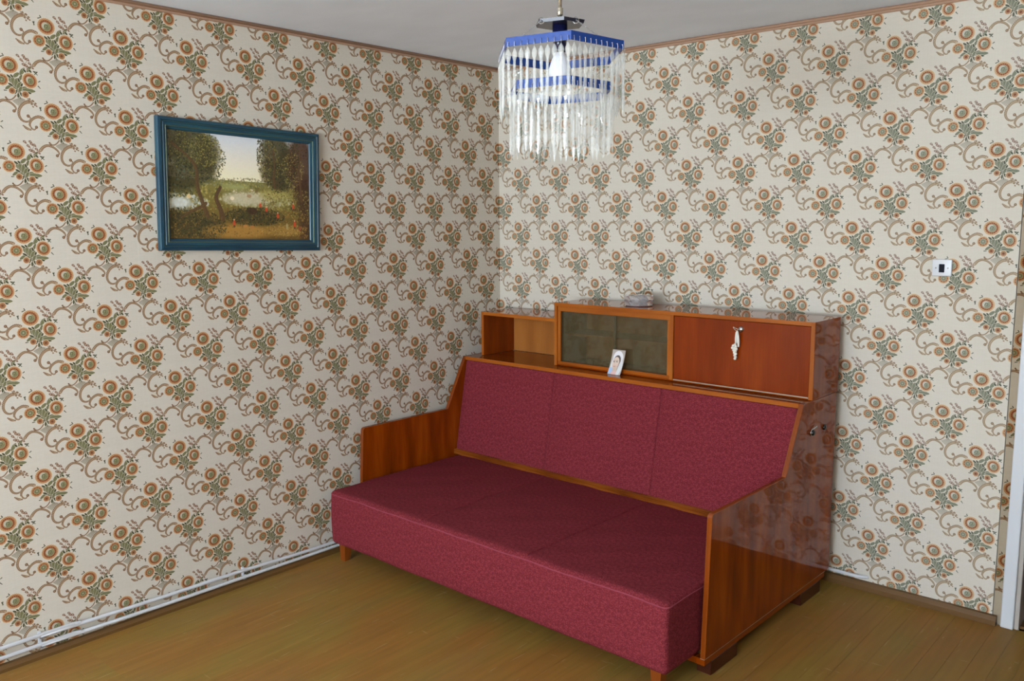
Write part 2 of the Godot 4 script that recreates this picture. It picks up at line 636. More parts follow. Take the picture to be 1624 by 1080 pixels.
func make_materials() -> void:
	# wallpaper, the fresher paper of the left wall and the paler one of the back wall
	pal = {"ground": rgb(213, 206, 193), "halo": rgb(217, 206, 185), "fringe": rgb(196, 153, 110), "petal": rgb(180, 122, 77), "petal2": rgb(157, 97, 60), "ring": rgb(133, 75, 49), "heart": rgb(140, 138, 101), "light": rgb(200, 193, 172), "leaf": rgb(131, 129, 92), "leaf_rim": rgb(80, 80, 58), "scroll": rgb(125, 94, 69), "scroll2": rgb(178, 151, 122), "berry": rgb(138, 103, 82), "trellis": rgb(146, 135, 116)}
	M.paper = mat(Color.WHITE, 0.85, 0.25)
	M.paper.albedo_texture = tex(wallpaper(3))
	M.shaded_paper = mat(rgb(212, 200, 184), 0.9, 0.2)  # same print tinted darker: the shade of the groove put into its colour
	M.shaded_paper.albedo_texture = M.paper.albedo_texture
	pal = {"ground": rgb(214, 207, 194), "halo": rgb(218, 208, 189), "fringe": rgb(205, 174, 138), "petal": rgb(189, 144, 105), "petal2": rgb(174, 123, 90), "ring": rgb(138, 82, 60), "heart": rgb(153, 155, 133), "light": rgb(204, 200, 187), "leaf": rgb(138, 142, 122), "leaf_rim": rgb(92, 97, 84), "scroll": rgb(140, 118, 94), "scroll2": rgb(189, 170, 144), "berry": rgb(148, 125, 112), "trellis": rgb(165, 157, 142)}
	M.pale_paper = mat(Color.WHITE, 0.85, 0.25)
	M.pale_paper.albedo_texture = tex(wallpaper(4))
	M.plaster = mat(rgb(214, 208, 200), 0.95, 0.2)
	M.screw_steel = mat(rgb(170, 168, 160), 0.4, 0.5, 0.8)
	# ceiling: distemper with faint brush marks
	var im := Image.create(512, 512, false, Image.FORMAT_RGB8)
	var nb := noisy(21, 0.012, 4)
	for j in 512:
		for i in 512:
			var d := nb.get_noise_2d(i * 0.7, j * 1.3) * 0.018
			im.set_pixel(i, j, Color(0.925 + d, 0.952 + d, 0.99 + d))
	M.ceiling = tri(im, 0.5, 0.95, 0.2, true)
	# floor paint: olive brown, streaked along the boards, with pale scratches
	im = Image.create(1024, 1024, false, Image.FORMAT_RGB8)
	var n1 := noisy(31, 0.006, 4)
	var n2 := noisy(32, 0.03, 3)
	for j in 1024:
		for i in 1024:
			var b := n1.get_noise_2d(i * 1.3, j * 0.55)
			var s := n2.get_noise_2d(i * 2.2, j * 0.16)
			var c := rgb(149, 106, 51).lerp(rgb(131, 104, 49), clampf(0.5 + b * 1.2, 0.0, 1.0))
			var d := 1.06 + s * 0.07 + b * 0.10
			im.set_pixel(i, j, Color(c.r * d, c.g * d, c.b * d))
	var r := RandomNumberGenerator.new()
	r.seed = 5
	for k in 520:
		var p := Vector2(r.randf() * 1024.0, r.randf() * 1024.0)
		var along := r.randf() < 0.72
		var l := r.randf_range(2.0, 15.0) * (1.0 if along else 0.6)
		var a := r.randf_range(0.12, 0.55)
		dab(im, p.x, p.y, 0.7 if along else l, l if along else 0.8, r.randf_range(-0.12, 0.12), rgb(196, 176, 146), a, 1.0)
	for k in 90:
		dab(im, r.randf() * 1024.0, r.randf() * 1024.0, r.randf_range(10, 40), r.randf_range(30, 110), r.randf_range(-0.15, 0.15), rgb(138, 108, 74), r.randf_range(0.05, 0.16), 20.0)
	M.floor_paint = tri(im, 0.40, 0.46, 0.26, true)
	M.joint_dirt = mat(rgb(46, 34, 22), 0.9, 0.2)
	M.brown_paint = mat(rgb(106, 76, 40), 0.4, 0.45)
	M.cornice = mat(rgb(173, 139, 115), 0.6, 0.4)
	M.white_gloss = mat(rgb(212, 214, 218), 0.28, 0.5)
	M.white_jamb = mat(rgb(209, 212, 216), 0.4, 0.5)
	M.jamb_grey = mat(rgb(178, 170, 162), 0.6, 0.4)
	M.navy = mat(rgb(26, 30, 66), 0.5, 0.4)
	M.hall_brown = mat(rgb(96, 66, 34), 0.5, 0.4)
	# wood
	var veneer := wood(41, rgb(97, 37, 4), rgb(135, 56, 5), rgb(164, 79, 13), false, 640)
	var veneer_x := wood(42, rgb(97, 37, 4), rgb(135, 56, 5), rgb(164, 79, 13), true, 640)
	var banding := wood(43, rgb(128, 61, 11), rgb(160, 84, 20), rgb(182, 108, 35), true, 384)
	var banding_y := wood(44, rgb(128, 61, 11), rgb(160, 84, 20), rgb(182, 108, 35), false, 384)
	M.veneer = tri(veneer, 1.1, 0.03, 0.36)
	M.veneer_x = tri(veneer_x, 1.1, 0.03, 0.36)
	M.band = tri(banding, 1.6, 0.22, 0.5)
	M.band_y = tri(banding_y, 1.6, 0.22, 0.5)
	M.edge_y = tri(wood(49, rgb(104, 45, 7), rgb(133, 61, 13), rgb(157, 83, 25), false, 256), 1.6, 0.2, 0.5)
	M.rail_band = tri(wood(50, rgb(97, 45, 9), rgb(136, 73, 20), rgb(171, 102, 39), true, 256, 1.7), 2.2, 0.25, 0.5)
	M.door_veneer = tri(wood(45, rgb(101, 33, 2), rgb(126, 45, 4), rgb(146, 63, 9), false, 512), 1.0, 0.16, 0.4)
	M.dark_wood = tri(wood(46, rgb(46, 18, 7), rgb(64, 26, 10), rgb(84, 38, 14), true, 256), 1.5, 0.35, 0.45)
	M.inner_wood = tri(wood(47, rgb(140, 82, 32), rgb(166, 102, 45), rgb(182, 121, 58), false, 320), 1.4, 0.35, 0.45)
	# upholstery: burgundy loops in small irregular rows
	im = Image.create(384, 384, false, Image.FORMAT_RGB8)
	var hm := Image.create(384, 384, false, Image.FORMAT_RGB8)
	var nf := noisy(51, 0.02, 2)
	for j in 384:
		for i in 384:
			var d := nf.get_noise_2d(i, j) * 0.05 + r.randf_range(-0.05, 0.05)
			im.set_pixel(i, j, Color(0.478 + d, 0.172 + d * 0.6, 0.198 + d * 0.7))
			hm.set_pixel(i, j, Color(0.5, 0.5, 0.5))
	for cy in 32:
		for cx in 24:
			var x := cx * 16.0 + (8.0 if cy % 2 else 0.0) + r.randf_range(-3, 3)
			var y := cy * 12.0 + r.randf_range(-2, 2)
			var l := r.randf_range(3.0, 6.8)
			var c := rgb(76, 21, 30) if r.randf() < 0.62 else rgb(150, 68, 78)
			dab(im, x, y, l, 2.3, 0.0, c, 0.72)
			dab(hm, x, y, l + 1.0, 2.6, 0.0, Color(0.15, 0.15, 0.15), 0.8, 2.0)
	M.fabric = tri(im, 7.0, 0.92, 0.25)
	M.fabric.heightmap_enabled = true
	M.fabric.heightmap_texture = tex(hm)
	M.fabric.heightmap_scale = 0.12
	M.welt = mat(rgb(142, 66, 78), 0.9, 0.2)
	# metal, glass, plastics
	M.chrome = mat(rgb(205, 205, 205), 0.14, 0.5, 1.0)
	M.nickel = mat(rgb(196, 186, 168), 0.25, 0.5, 0.9)
	M.wire = mat(rgb(190, 190, 192), 0.3, 0.5, 0.8)
	M.alu = mat(rgb(196, 180, 156), 0.4, 0.5, 0.5)
	M.black = mat(rgb(16, 18, 16), 0.15, 0.6)
	M.rocker = mat(rgb(14, 16, 30), 0.6, 0.3)
	M.pane = mat(Color(0.35, 0.33, 0.23, 0.40), 0.03, 0.5)
	M.pane.transparency = BaseMaterial3D.TRANSPARENCY_ALPHA
	M.window_glass = mat(Color(0.95, 0.97, 0.97, 0.04), 0.02, 0.5)
	M.window_glass.transparency = BaseMaterial3D.TRANSPARENCY_ALPHA
	M.crystal = mat(Color(0.80, 0.79, 0.80, 0.30), 0.05, 0.5)
	M.crystal.refraction_enabled = true
	M.crystal.refraction_scale = 0.05
	M.prism = mat(Color(0.88, 0.89, 0.87, 0.29), 0.05, 0.6)
	M.prism.transparency = BaseMaterial3D.TRANSPARENCY_ALPHA
	M.blue = mat(rgb(14, 60, 138), 0.22, 0.55)
	M.plate_dark = mat(rgb(34, 34, 48), 0.25, 0.5)
	M.socket_blue = mat(rgb(14, 18, 52), 0.2, 0.55)
	M.bulb = mat(rgb(238, 240, 246), 0.3, 0.5)
	M.porcelain = mat(rgb(226, 222, 212), 0.35, 0.5)
	M.leg = tri(wood(48, rgb(102, 46, 11), rgb(136, 67, 20), rgb(158, 86, 32), false, 192), 2.0, 0.3, 0.45)


# ------------------------------------------------------------------ the room
func paper_strip(parent: Node3D, m: Material, a: Vector3, along: Vector3, l: float, y0: float, y1: float, thick: float, out: Vector3, u0: float, u_dir: float, v_top: float) -> void:
	# a length of wallpaper on a wall; u_dir metres of the tile per metre along
	var p00 := a + Vector3.UP * y0 + out * thick
	var p01 := a + Vector3.UP * y1 + out * thick
	var p10 := p00 + along * l
	var p11 := p01 + along * l
	var u1 := u0 + u_dir * l / PAPER_W
	var uv := [Vector2(u0, (v_top - p00.y) / PAPER_H), Vector2(u0, (v_top - p01.y) / PAPER_H), Vector2(u1, (v_top - p11.y) / PAPER_H), Vector2(u1, (v_top - p10.y) / PAPER_H)]
	var st := mb()
	var n := (p01 - p00).cross(p10 - p00)
	if n.dot(out) > 0.0:
		quad(st, p00, p10, p11, p01, [uv[0], uv[3], uv[2], uv[1]])
	else:
		quad(st, p00, p01, p11, p10, uv)
	# the paper's cut edges
	var b00 := p00 - out * (thick + 0.0005)
	var b01 := p01 - out * (thick + 0.0005)
	var inside := (p00 + p11) * 0.5 - out * 0.2
	for e in [[p00, p01, b01, b00, uv[0], uv[1]], [p10, p11, b11(p11, out, thick), b11(p10, out, thick), uv[3], uv[2]]]:
		st.set_uv(e[4])
		var pts := [e[0], e[1], e[2], e[3]]
		var nn: Vector3 = (pts[1] - pts[0]).cross(pts[2] - pts[0])
		if nn.dot(pts[0] - (p00 + p11) * 0.5) > 0.0:
			pts.reverse()
		for k in [0, 1, 2, 0, 2, 3]:
			st.set_uv(e[4])
			st.add_vertex(pts[k])
	obj("wallpaper_strip", st, m, parent)


func b11(p: Vector3, out: Vector3, thick: float) -> Vector3:
	return p - out * (thick + 0.0005)


func build_room() -> void:
	var th := 0.16
	# floor: a slab and painted boards laid along z
	var fl := struct("floor", bx(Vector3(-th, -0.15, -th), Vector3(RX + th, -0.018, RZ + th), 0.0), M.joint_dirt)
	var wide := 0.0727
	var cols := int(round(RX / wide))
	var shapes := {}
	for c in cols:
		var z := -rng.randf_range(0.0, 0.7)
		while z < RZ:
			var l := snappedf(rng.randf_range(0.75, 1.35), 0.15)
			if z > 2.9:
				l = RZ - z      # long lengths towards the window
			var z0 := maxf(z, 0.0)
			var z1 := minf(z + l, RZ)
			z += l
			if z1 - z0 < 0.02:
				continue
			var key := snappedf(z1 - z0, 0.001)
			if not shapes.has(key):
				var s := bx(Vector3(-wide / 2 + 0.0002, -0.018, 0.0002), Vector3(wide / 2 - 0.0002, 0.0, key - 0.0002), 0.0003)
				s.generate_normals()
				shapes[key] = s.commit()
			inst("floor_board", shapes[key], M.floor_paint, fl, Vector3((c + 0.5) * RX / cols, -rng.randf() * 0.0005, z0))
	# ceiling
	struct("ceiling", bx(Vector3(-th, CEIL, -th), Vector3(RX + th, CEIL + 0.14, RZ + th), 0.0), M.ceiling)
	# left wall
	var wl := struct("wall_left", bx(Vector3(-th, -0.02, -th), Vector3(0, CEIL, RZ + th), 0.0), M.plaster)
	var U0 := 0.30
	var V0 := 0.16
	var cuts := [0.0, 1.079, 2.153, 3.228, RZ]
	for i in 4:
		# u grows towards the corner: u = (2.4384 - z) / W + U0
		paper_strip(wl, M.paper, Vector3(0, 0, cuts[i]), Vector3(0, 0, 1), cuts[i + 1] - cuts[i], 0.0, CEIL, 0.0012 if i % 2 else 0.0007, Vector3.RIGHT, (2.4384 - cuts[i]) / PAPER_W + U0, -1.0, 2.33775 + V0 * PAPER_H)
	# back wall, with the doorway at its right end
	var dx0 := 2.765
	var dx1 := 3.60
	var dh := 2.02
	var st := mb()
	box(st, Vector3(0, -0.02, -th), Vector3(2.672, CEIL, 0), 0.0)
	box(st, Vector3(2.672, -0.02, -th), Vector3(2.706, CEIL, -0.014), 0.0)
	box(st, Vector3(2.706, -0.02, -th), Vector3(dx0, CEIL, 0), 0.0)
	box(st, Vector3(dx0, dh, -th), Vector3(dx1, CEIL, 0), 0.0)
	box(st, Vector3(dx1, -0.02, -th), Vector3(RX + th, CEIL, 0), 0.0)
	var wb := struct("wall_back", st, M.plaster)
	var vt := 1.89028 + V0 * PAPER_H
	var xs := [0.0, 1.04, 2.12, 2.672]
	for i in 3:
		paper_strip(wb, M.pale_paper, Vector3(xs[i], 0, 0), Vector3.RIGHT, xs[i + 1] - xs[i], 0.0, CEIL, 0.0012 if i % 2 else 0.0007, Vector3.BACK, (xs[i] - 0.1426) / PAPER_W + U0, 1.0, vt)
	# the paper that is tucked into the groove beside the door frame
	paper_strip(wb, M.shaded_paper, Vector3(2.675, 0, -0.001), Vector3(0.028, 0, -0.0105).normalized(), 0.0299, 0.0, CEIL, 0.0, Vector3(0.27, 0, 0.96), (2.675 - 0.1426) / PAPER_W + U0, 1.0, vt + 0.02)
	paper_strip(wb, M.pale_paper, Vector3(2.706, 0, 0), Vector3.RIGHT, dx1 - 2.706 + 0.06, dh + 0.05, CEIL, 0.0007, Vector3.BACK, (2.706 - 0.1426) / PAPER_W + U0, 1.0, vt)
	paper_strip(wb, M.pale_paper, Vector3(dx1 + 0.06, 0, 0), Vector3.RIGHT, RX - dx1 - 0.06, 0.0, CEIL, 0.0007, Vector3.BACK, (dx1 - 0.1426) / PAPER_W + U0, 1.0, vt)
	# right wall and the window wall behind the camera
	var wr := struct("wall_right", bx(Vector3(RX, -0.02, 0), Vector3(RX + th, CEIL, RZ + th), 0.0), M.plaster)
	paper_strip(wr, M.pale_paper, Vector3(RX, 0, 0), Vector3(0, 0, 1), RZ, 0.0, CEIL, 0.001, Vector3.LEFT, 0.3, 1.0, vt)
	var a := Vector2(1.15, 0.78)
	var b := Vector2(3.75, 2.36)
	st = mb()
	box(st, Vector3(0, -0.02, RZ), Vector3(a.x, CEIL, RZ + th), 0.0)
	box(st, Vector3(b.x, -0.02, RZ), Vector3(RX, CEIL, RZ + th), 0.0)
	box(st, Vector3(a.x, -0.02, RZ), Vector3(b.x, a.y, RZ + th), 0.0)
	box(st, Vector3(a.x, b.y, RZ), Vector3(b.x, CEIL, RZ + th), 0.0)
	var wf := struct("wall_front", st, M.plaster)
	for q in [[0.0, a.x, 0.0, CEIL], [b.x, RX, 0.0, CEIL], [a.x, b.x, 0.0, a.y], [a.x, b.x, b.y, CEIL]]:
		paper_strip(wf, M.pale_paper, Vector3(q[0], 0, RZ), Vector3.RIGHT, q[1] - q[0], q[2], q[3], 0.001, Vector3.FORWARD, q[0] / PAPER_W, -1.0, vt)
	st = mb()
	for q in [[a.x, a.x + 0.06, a.y, b.y], [b.x - 0.06, b.x, a.y, b.y], [2.42, 2.48, a.y, b.y], [a.x, b.x, a.y, a.y + 0.06], [a.x, b.x, b.y - 0.06, b.y]]:
		box(st, Vector3(q[0], q[2], RZ + 0.05), Vector3(q[1], q[3], RZ + 0.11), 0.003)
	var win := struct("window_1", st, M.white_jamb)
	obj("pane", bx(Vector3(a.x + 0.05, a.y + 0.05, RZ + 0.078), Vector3(2.43, b.y - 0.05, RZ + 0.082), 0.0), M.window_glass, win)
	obj("pane", bx(Vector3(2.47, a.y + 0.05, RZ + 0.078), Vector3(b.x - 0.05, b.y - 0.05, RZ + 0.082), 0.0), M.window_glass, win)
	obj("window_sill", bx(Vector3(a.x - 0.05, a.y - 0.04, RZ - 0.14), Vector3(b.x + 0.05, a.y, RZ + 0.05), 0.004), M.white_jamb, win)
	# cornices: a flat strip with a rounded lower bead
	var ch := 0.024
	st = mb()
	box(st, Vector3(0.0012, CEIL - ch, 0.0), Vector3(0.010, CEIL, RZ), 0.002)
	st = tube([Vector3(0.010, CEIL - 0.009, 0.0), Vector3(0.010, CEIL - 0.009, RZ)], 0.0065, 10, st)
	struct("trim_1", st, M.cornice)
	st = mb()
	box(st, Vector3(0.010, CEIL - ch, 0.0012), Vector3(RX, CEIL, 0.010), 0.002)
	st = tube([Vector3(0.012, CEIL - 0.009, 0.010), Vector3(RX, CEIL - 0.009, 0.010)], 0.0065, 10, st)
	struct("trim_2", st, M.cornice)
	# skirtings: low painted strips with a sloping top
	st = mb()
	var prof := PackedVector2Array([Vector2(0.0012, 0.0), Vector2(0.026, 0.0), Vector2(0.026, 0.012), Vector2(0.015, 0.024), Vector2(0.0012, 0.026)])
	for i in prof.size():
		var p := prof[i]
		var q := prof[(i + 1) % prof.size()]
		face_out(st, [Vector3(p.x, p.y, 0), Vector3(q.x, q.y, 0), Vector3(q.x, q.y, RZ), Vector3(p.x, p.y, RZ)], Vector3(0.01, 0.01, 1))
	struct("baseboard_left", st, M.brown_paint)
	st = mb()
	prof = PackedVector2Array([Vector2(0.0012, 0.0), Vector2(0.026, 0.0), Vector2(0.026, 0.020), Vector2(0.016, 0.036), Vector2(0.0012, 0.038)])
	for i in prof.size():
		var p := prof[i]
		var q := prof[(i + 1) % prof.size()]
		face_out(st, [Vector3(0.026, p.y, p.x), Vector3(0.026, q.y, q.x), Vector3(2.69, q.y, q.x), Vector3(2.69, p.y, p.x)], Vector3(1, 0.01, 0.01))
	face_out(st, [Vector3(2.69, 0.0, 0.0012), Vector3(2.69, 0.0, 0.026), Vector3(2.69, 0.02, 0.026), Vector3(2.69, 0.036, 0.016), Vector3(2.69, 0.038, 0.0012)], Vector3(1, 0.01, 0.01))
	struct("baseboard_back", st, M.brown_paint)
	# door frame
	st = mb()
	box(st, Vector3(2.706, 0, 0.0), Vector3(2.752, dh + 0.05, 0.020), 0.003)
	box(st, Vector3(dx1, 0, 0.0), Vector3(dx1 + 0.05, dh + 0.05, 0.020), 0.003)
	box(st, Vector3(2.752, dh, 0.0), Vector3(dx1, dh + 0.05, 0.020), 0.003)
	var door := struct("door_1", st, M.white_jamb)
	st = mb()
	box(st, Vector3(2.752, 0, -th), Vector3(dx0 + 0.004, dh, 0.006), 0.002)
	box(st, Vector3(dx1 - 0.004, 0, -th), Vector3(dx1, dh, 0.006), 0.002)
	box(st, Vector3(dx0, dh - 0.004, -th), Vector3(dx1, dh, 0.006), 0.002)
	obj("jamb", st, M.jamb_grey, door)
	obj("threshold", bx(Vector3(dx0 + 0.004, 0.0, -th), Vector3(dx1 - 0.004, 0.012, -0.01), 0.003), M.brown_paint, door)
	# the hall behind the door
	st = mb()
	box(st, Vector3(1.6, -0.15, -1.5), Vector3(4.4, -0.002, -th), 0.0)
	struct("floor_hall", st, M.hall_brown)
	st = mb()
	box(st, Vector3(1.6, 0.0, -1.16), Vector3(4.4, CEIL, -1.0), 0.0)
	box(st, Vector3(1.5, -0.15, -1.16), Vector3(1.6, CEIL, -th), 0.0)
	box(st, Vector3(4.3, -0.15, -1.0), Vector3(4.4, CEIL, -th), 0.0)
	struct("wall_hall", st, M.navy)
	struct("ceiling_hall", bx(Vector3(1.5, CEIL, -1.16), Vector3(4.4, CEIL + 0.1, -th), 0.0), M.ceiling)


func build_pipes() -> void:
	# heating pipes low on the left wall
	var upper := [Vector3(0.022, 0.094, RZ - 0.01), Vector3(0.022, 0.094, 2.9), Vector3(0.022, 0.090, 2.64), Vector3(0.022, 0.079, 2.17), Vector3(0.022, 0.073, 1.78), Vector3(0.022, 0.058, 1.27), Vector3(0.022, 0.056, 0.03)]
	var lower := [Vector3(0.022, 0.056, RZ - 0.01), Vector3(0.022, 0.056, 2.9), Vector3(0.022, 0.053, 2.64), Vector3(0.022, 0.044, 2.17), Vector3(0.022, 0.041, 1.78), Vector3(0.022, 0.036, 1.27), Vector3(0.022, 0.036, 0.03)]
	tag(obj("heating_pipe", tube(curve(upper, 4), 0.0078, 12), M.white_gloss), "upper of the two white pipes running low along the left wall", "pipe", "heating pipes on the left wall")
	tag(obj("heating_pipe", tube(curve(lower, 4), 0.0078, 12), M.white_gloss), "lower of the two white pipes, just above the brown skirting of the left wall", "pipe", "heating pipes on the left wall")
	for q in [[2.638, 0.090, 0.053, "white pipe clip nearest the lower left corner of the photo"], [1.772, 0.073, 0.041, "white pipe clip on the left wall closer to the sofa"]]:
		var t := thing("pipe_clip", q[3], "clip", Vector3(0.0012, q[2] - 0.012, q[0]))
		t.set_meta("group", "pipe clips on the left wall")
		var st := mb()
		box(st, Vector3(0, 0.0, -0.006), Vector3(0.010, q[1] - q[2] + 0.024, 0.006), 0.002)
		obj("clip_base", st, M.white_gloss, t)
		for y in [0.012, q[1] - q[2] + 0.012]:
			var ring := []
			for k in 13:
				var an := TAU * (0.12 + 0.76 * k / 12.0) + PI
				ring.append(Vector3(0.0208 + cos(an) * 0.0092 * -1.0, y + sin(an) * 0.0092, 0.0))
			var s := mb()
			for k in 12:
				var p: Vector3 = ring[k]
				var w: Vector3 = ring[k + 1]
				var z := Vector3(0, 0, 0.006)
				var o := (p - Vector3(0.0208, y, 0)) * 0.18
				var o2 := (w - Vector3(0.0208, y, 0)) * 0.18
				face_out(s, [p + o - z, w + o2 - z, w + o2 + z, p + o + z], Vector3(0.0208, y, 0))
				face_out(s, [p - z, w - z, w + z, p + z], p + o * 6.0)
				face_out(s, [p - z, w - z, w + o2 - z, p + o - z], p + z)
				face_out(s, [p + z, w + z, w + o2 + z, p + o + z], p - z)
			obj("clip_ring", s, M.white_gloss, t)
	# the pipe stub beside the cabinet on the back wall
	var stub := [Vector3(1.72, 0.062, 0.020), Vector3(1.95, 0.060, 0.020), Vector3(2.06, 0.058, 0.020), Vector3(2.13, 0.056, 0.016), Vector3(2.165, 0.056, 0.004), Vector3(2.175, 0.056, -0.004)]
	tag(obj("pipe_stub", tube(curve(stub, 5), 0.008, 12), M.white_gloss), "short white pipe coming from behind the sofa bed and bending into the back wall", "pipe")


# ------------------------------------------------------------------ sofa bed
func side_outline() -> PackedVector2Array:
	# (z, y), counter-clockwise: bottom back, bottom front, rounded front top, arm, back slope, shelf, back
	var p := PackedVector2Array([Vector2(0.012, 0.083), Vector2(1.0965, 0.083)])
	var c := Vector2(1.071 - 0.016, 0.612 - 0.016)
	for k in 6:
		var a := PI / 2 * k / 5.0
		p.append(c + Vector2(cos(a), sin(a)) * 0.016)
	p.append_array([Vector2(0.488, 0.612), Vector2(0.3473, 0.886), Vector2(0.012, 0.886)])
	return p


func seat_bend(p: Vector3) -> Vector3:
	var x := (p.x - 0.0423) / 1.8906
	var z := (p.z - 0.42) / 0.879
	var top := clampf((p.y - 0.20) / 0.15, 0.0, 1.0)
	var rise := 0.012 * sin(PI * clampf(z, 0.0, 1.0)) * sin(PI * clampf(x, 0.0, 1.0))
	for c: float in [0.690, 1.296]:
		var d := p.x - c
		rise -= 0.008 * exp(-d * d / 0.000012) * smoothstep(1.01, 0.95, z) + 0.007 * exp(-d * d / 0.003) * sin(PI * clampf(z * 1.05, 0.0, 1.0))
	rise += 0.0022 * sin(p.x * 21.0 + p.z * 9.0) * sin(p.z * 17.0 + p.x * 4.0)
	# a soft front that bellies out a little
	var front := smoothstep(0.85, 1.0, z)
	var belly := 0.006 * sin(PI * clampf((p.y - 0.0876) / 0.264, 0.0, 1.0)) * front + 0.0016 * sin(p.x * 14.0) * front
	return p + Vector3(0, rise * top, belly)


func back_bend(p: Vector3) -> Vector3:
	var up := clampf(p.y / 0.50, 0.0, 1.0)
	var puff := 0.012 * pow(sin(PI * clampf(p.x / 1.92, 0.0, 1.0)), 0.5) * sin(PI * up)
	for c: float in [0.635, 1.270]:
		var d := p.x - c
		puff -= 0.008 * exp(-d * d / 0.000012) + 0.012 * exp(-d * d / 0.004) * sin(PI * up)
	return p + Vector3(0, 0, puff * clampf(p.z / 0.04, 0.0, 1.0))


func build_sofa() -> void:
	var t := thing("sofa_bed", "burgundy sofa bed with glossy wooden side panels and a wood-edged backrest", "sofa bed", SOFA_AT, SOFA_TURN)
	var seat := obj("seat", rbox(Vector3(0.0423, 0.0876, 0.42), Vector3(1.9329, 0.3530, 1.299), 0.022, Vector3i(64, 8, 44), 1, [0.690, 1.296]), M.fabric, t)
	# the welt that follows the seat's front edge
	var path := []
	for k in 9:
		path.append(seat_bend(Vector3(0.0437, 0.3365, lerpf(1.10, 1.277, k / 8.0))))
	for k in range(1, 6):
		var an := PI - PI / 2 * k / 6.0
		path.append(seat_bend(Vector3(0.0643 + cos(an) * 0.0206, 0.3365, 1.277 + sin(an) * 0.0206)))
	for k in 61:
		path.append(seat_bend(Vector3(lerpf(0.0643, 1.9109, k / 60.0), 0.3365, 1.2976)))
	for k in range(1, 6):
		var an := PI / 2 - PI / 2 * k / 6.0
		path.append(seat_bend(Vector3(1.9109 + cos(an) * 0.0206, 0.3365, 1.277 + sin(an) * 0.0206)))
	for k in 13:
		path.append(seat_bend(Vector3(1.9315, 0.3365, lerpf(1.277, 1.03, k / 12.0))))
	obj("welt", tube(path, 0.0026, 6), M.welt, seat)
	# backrest, leaning
	var lean := atan2(0.089, 0.486)
	var back := obj("backrest", rbox(Vector3(0.0, 0.0, 0.0), Vector3(1.918, 0.504, 0.045), 0.012, Vector3i(56, 20, 1), 2, [0.635, 1.270]), M.fabric, t, Vector3(0.021, 0.366, 0.391))
	back.rotation.x = -lean
	# side panels with lighter edge banding
	for s in [[0.0, 0.020], [1.945, 1.965]]:
		var caps := mb()
		var edges := mb()
		slab(caps, edges, side_outline(), s[0], s[1], 0.0015)
		var panel := obj("side_panel", caps, M.veneer, t)
		obj("edge_band", edges, M.edge_y, panel)
	# the ledge over the backrest, the strip under it, the case behind
	var shelf := obj("shelf", bx(Vector3(0.0205, 0.869, 0.012), Vector3(1.9445, 0.886, 0.344), 0.001), M.veneer_x, t)
	obj("edge_band", bx(Vector3(0.0205, 0.867, 0.3442), Vector3(1.9445, 0.8865, 0.3490), 0.0012), M.band, shelf)
	obj("back_rail", bx(Vector3(0.0205, 0.352, 0.425), Vector3(1.9445, 0.3800, 0.449), 0.0015), M.rail_band, t)
	obj("rear_panel", bx(Vector3(0.0205, 0.083, 0.012), Vector3(1.9445, 0.868, 0.020), 0.0005), M.inner_wood, t)
	obj("case_board", bx(Vector3(0.0205, 0.083, 0.021), Vector3(1.9445, 0.098, 0.40), 0.0005), M.inner_wood, t)
	# plinth rails and blocks
	obj("bottom_rail", bx(Vector3(1.925, 0.054, 0.045), Vector3(1.9605, 0.0805, 1.092), 0.002), M.veneer_x, t)
	obj("bottom_rail", bx(Vector3(0.006, 0.054, 0.045), Vector3(0.040, 0.0805, 1.070), 0.002), M.veneer_x, t)
	obj("bottom_rail", bx(Vector3(0.041, 0.054, 1.060), Vector3(1.924, 0.0805, 1.091), 0.002), M.veneer_x, t)
	obj("trim_line", bx(Vector3(1.9452, 0.0800, 0.045), Vector3(1.9630, 0.0832, 1.0955), 0.0004), M.alu, t)
	for q in [[1.902, 0.846], [1.902, 0.089], [0.012, 0.846], [0.012, 0.089]]:
		obj("block_foot", bx(Vector3(q[0], 0.0, q[1]), Vector3(q[0] + 0.059, 0.0545, q[1] + 0.197), 0.002), M.dark_wood, t)
	# front legs, square and tapering
	for x in [0.087, 1.872]:
		var st := mb()
		var a := []
		var b := []
		for k in [[-1, -1], [1, -1], [1, 1], [-1, 1]]:
			a.append(Vector3(x + k[0] * 0.0155, 0.0, 1.253 + k[1] * 0.0155))
			b.append(Vector3(x + k[0] * 0.023, 0.092, 1.248 + k[1] * 0.023))
		var mid := Vector3(x, 0.045, 1.25)
		face_out(st, a, mid)
		face_out(st, b, mid)
		for k in 4:
			face_out(st, [a[k], a[(k + 1) % 4], b[(k + 1) % 4], b[k]], mid)
		obj("leg", st, M.leg, t)
	# the two hinge knobs on the right side panel
	var n1 := obj("hinge_knob", lathe([Vector2(0.0, 0.0), Vector2(0.0115, 0.0), Vector2(0.0115, 0.010), Vector2(0.009, 0.014), Vector2(0.0, 0.0155)], 18, Vector3(1.9655, 0.753, 0.262), Vector3.RIGHT), M.black, t)
	n1.set_meta("label", "black knob with a bright curved lever")
	obj("lever", tube(curve([Vector3(1.968, 0.766, 0.268), Vector3(1.973, 0.771, 0.252), Vector3(1.973, 0.774, 0.225)], 5), 0.0032, 8), M.chrome, n1)
	obj("knob_rim", lathe([Vector2(0.0118, 0.0), Vector2(0.0138, 0.001), Vector2(0.0138, 0.004), Vector2(0.0118, 0.005)], 18, Vector3(1.9655, 0.753, 0.262), Vector3.RIGHT), M.chrome, n1)
	obj("hinge_knob", lathe([Vector2(0.0, 0.0), Vector2(0.012, 0.0), Vector2(0.012, 0.005), Vector2(0.008, 0.009), Vector2(0.0, 0.010)], 18, Vector3(1.9655, 0.752, 0.132), Vector3.RIGHT), M.black, t)


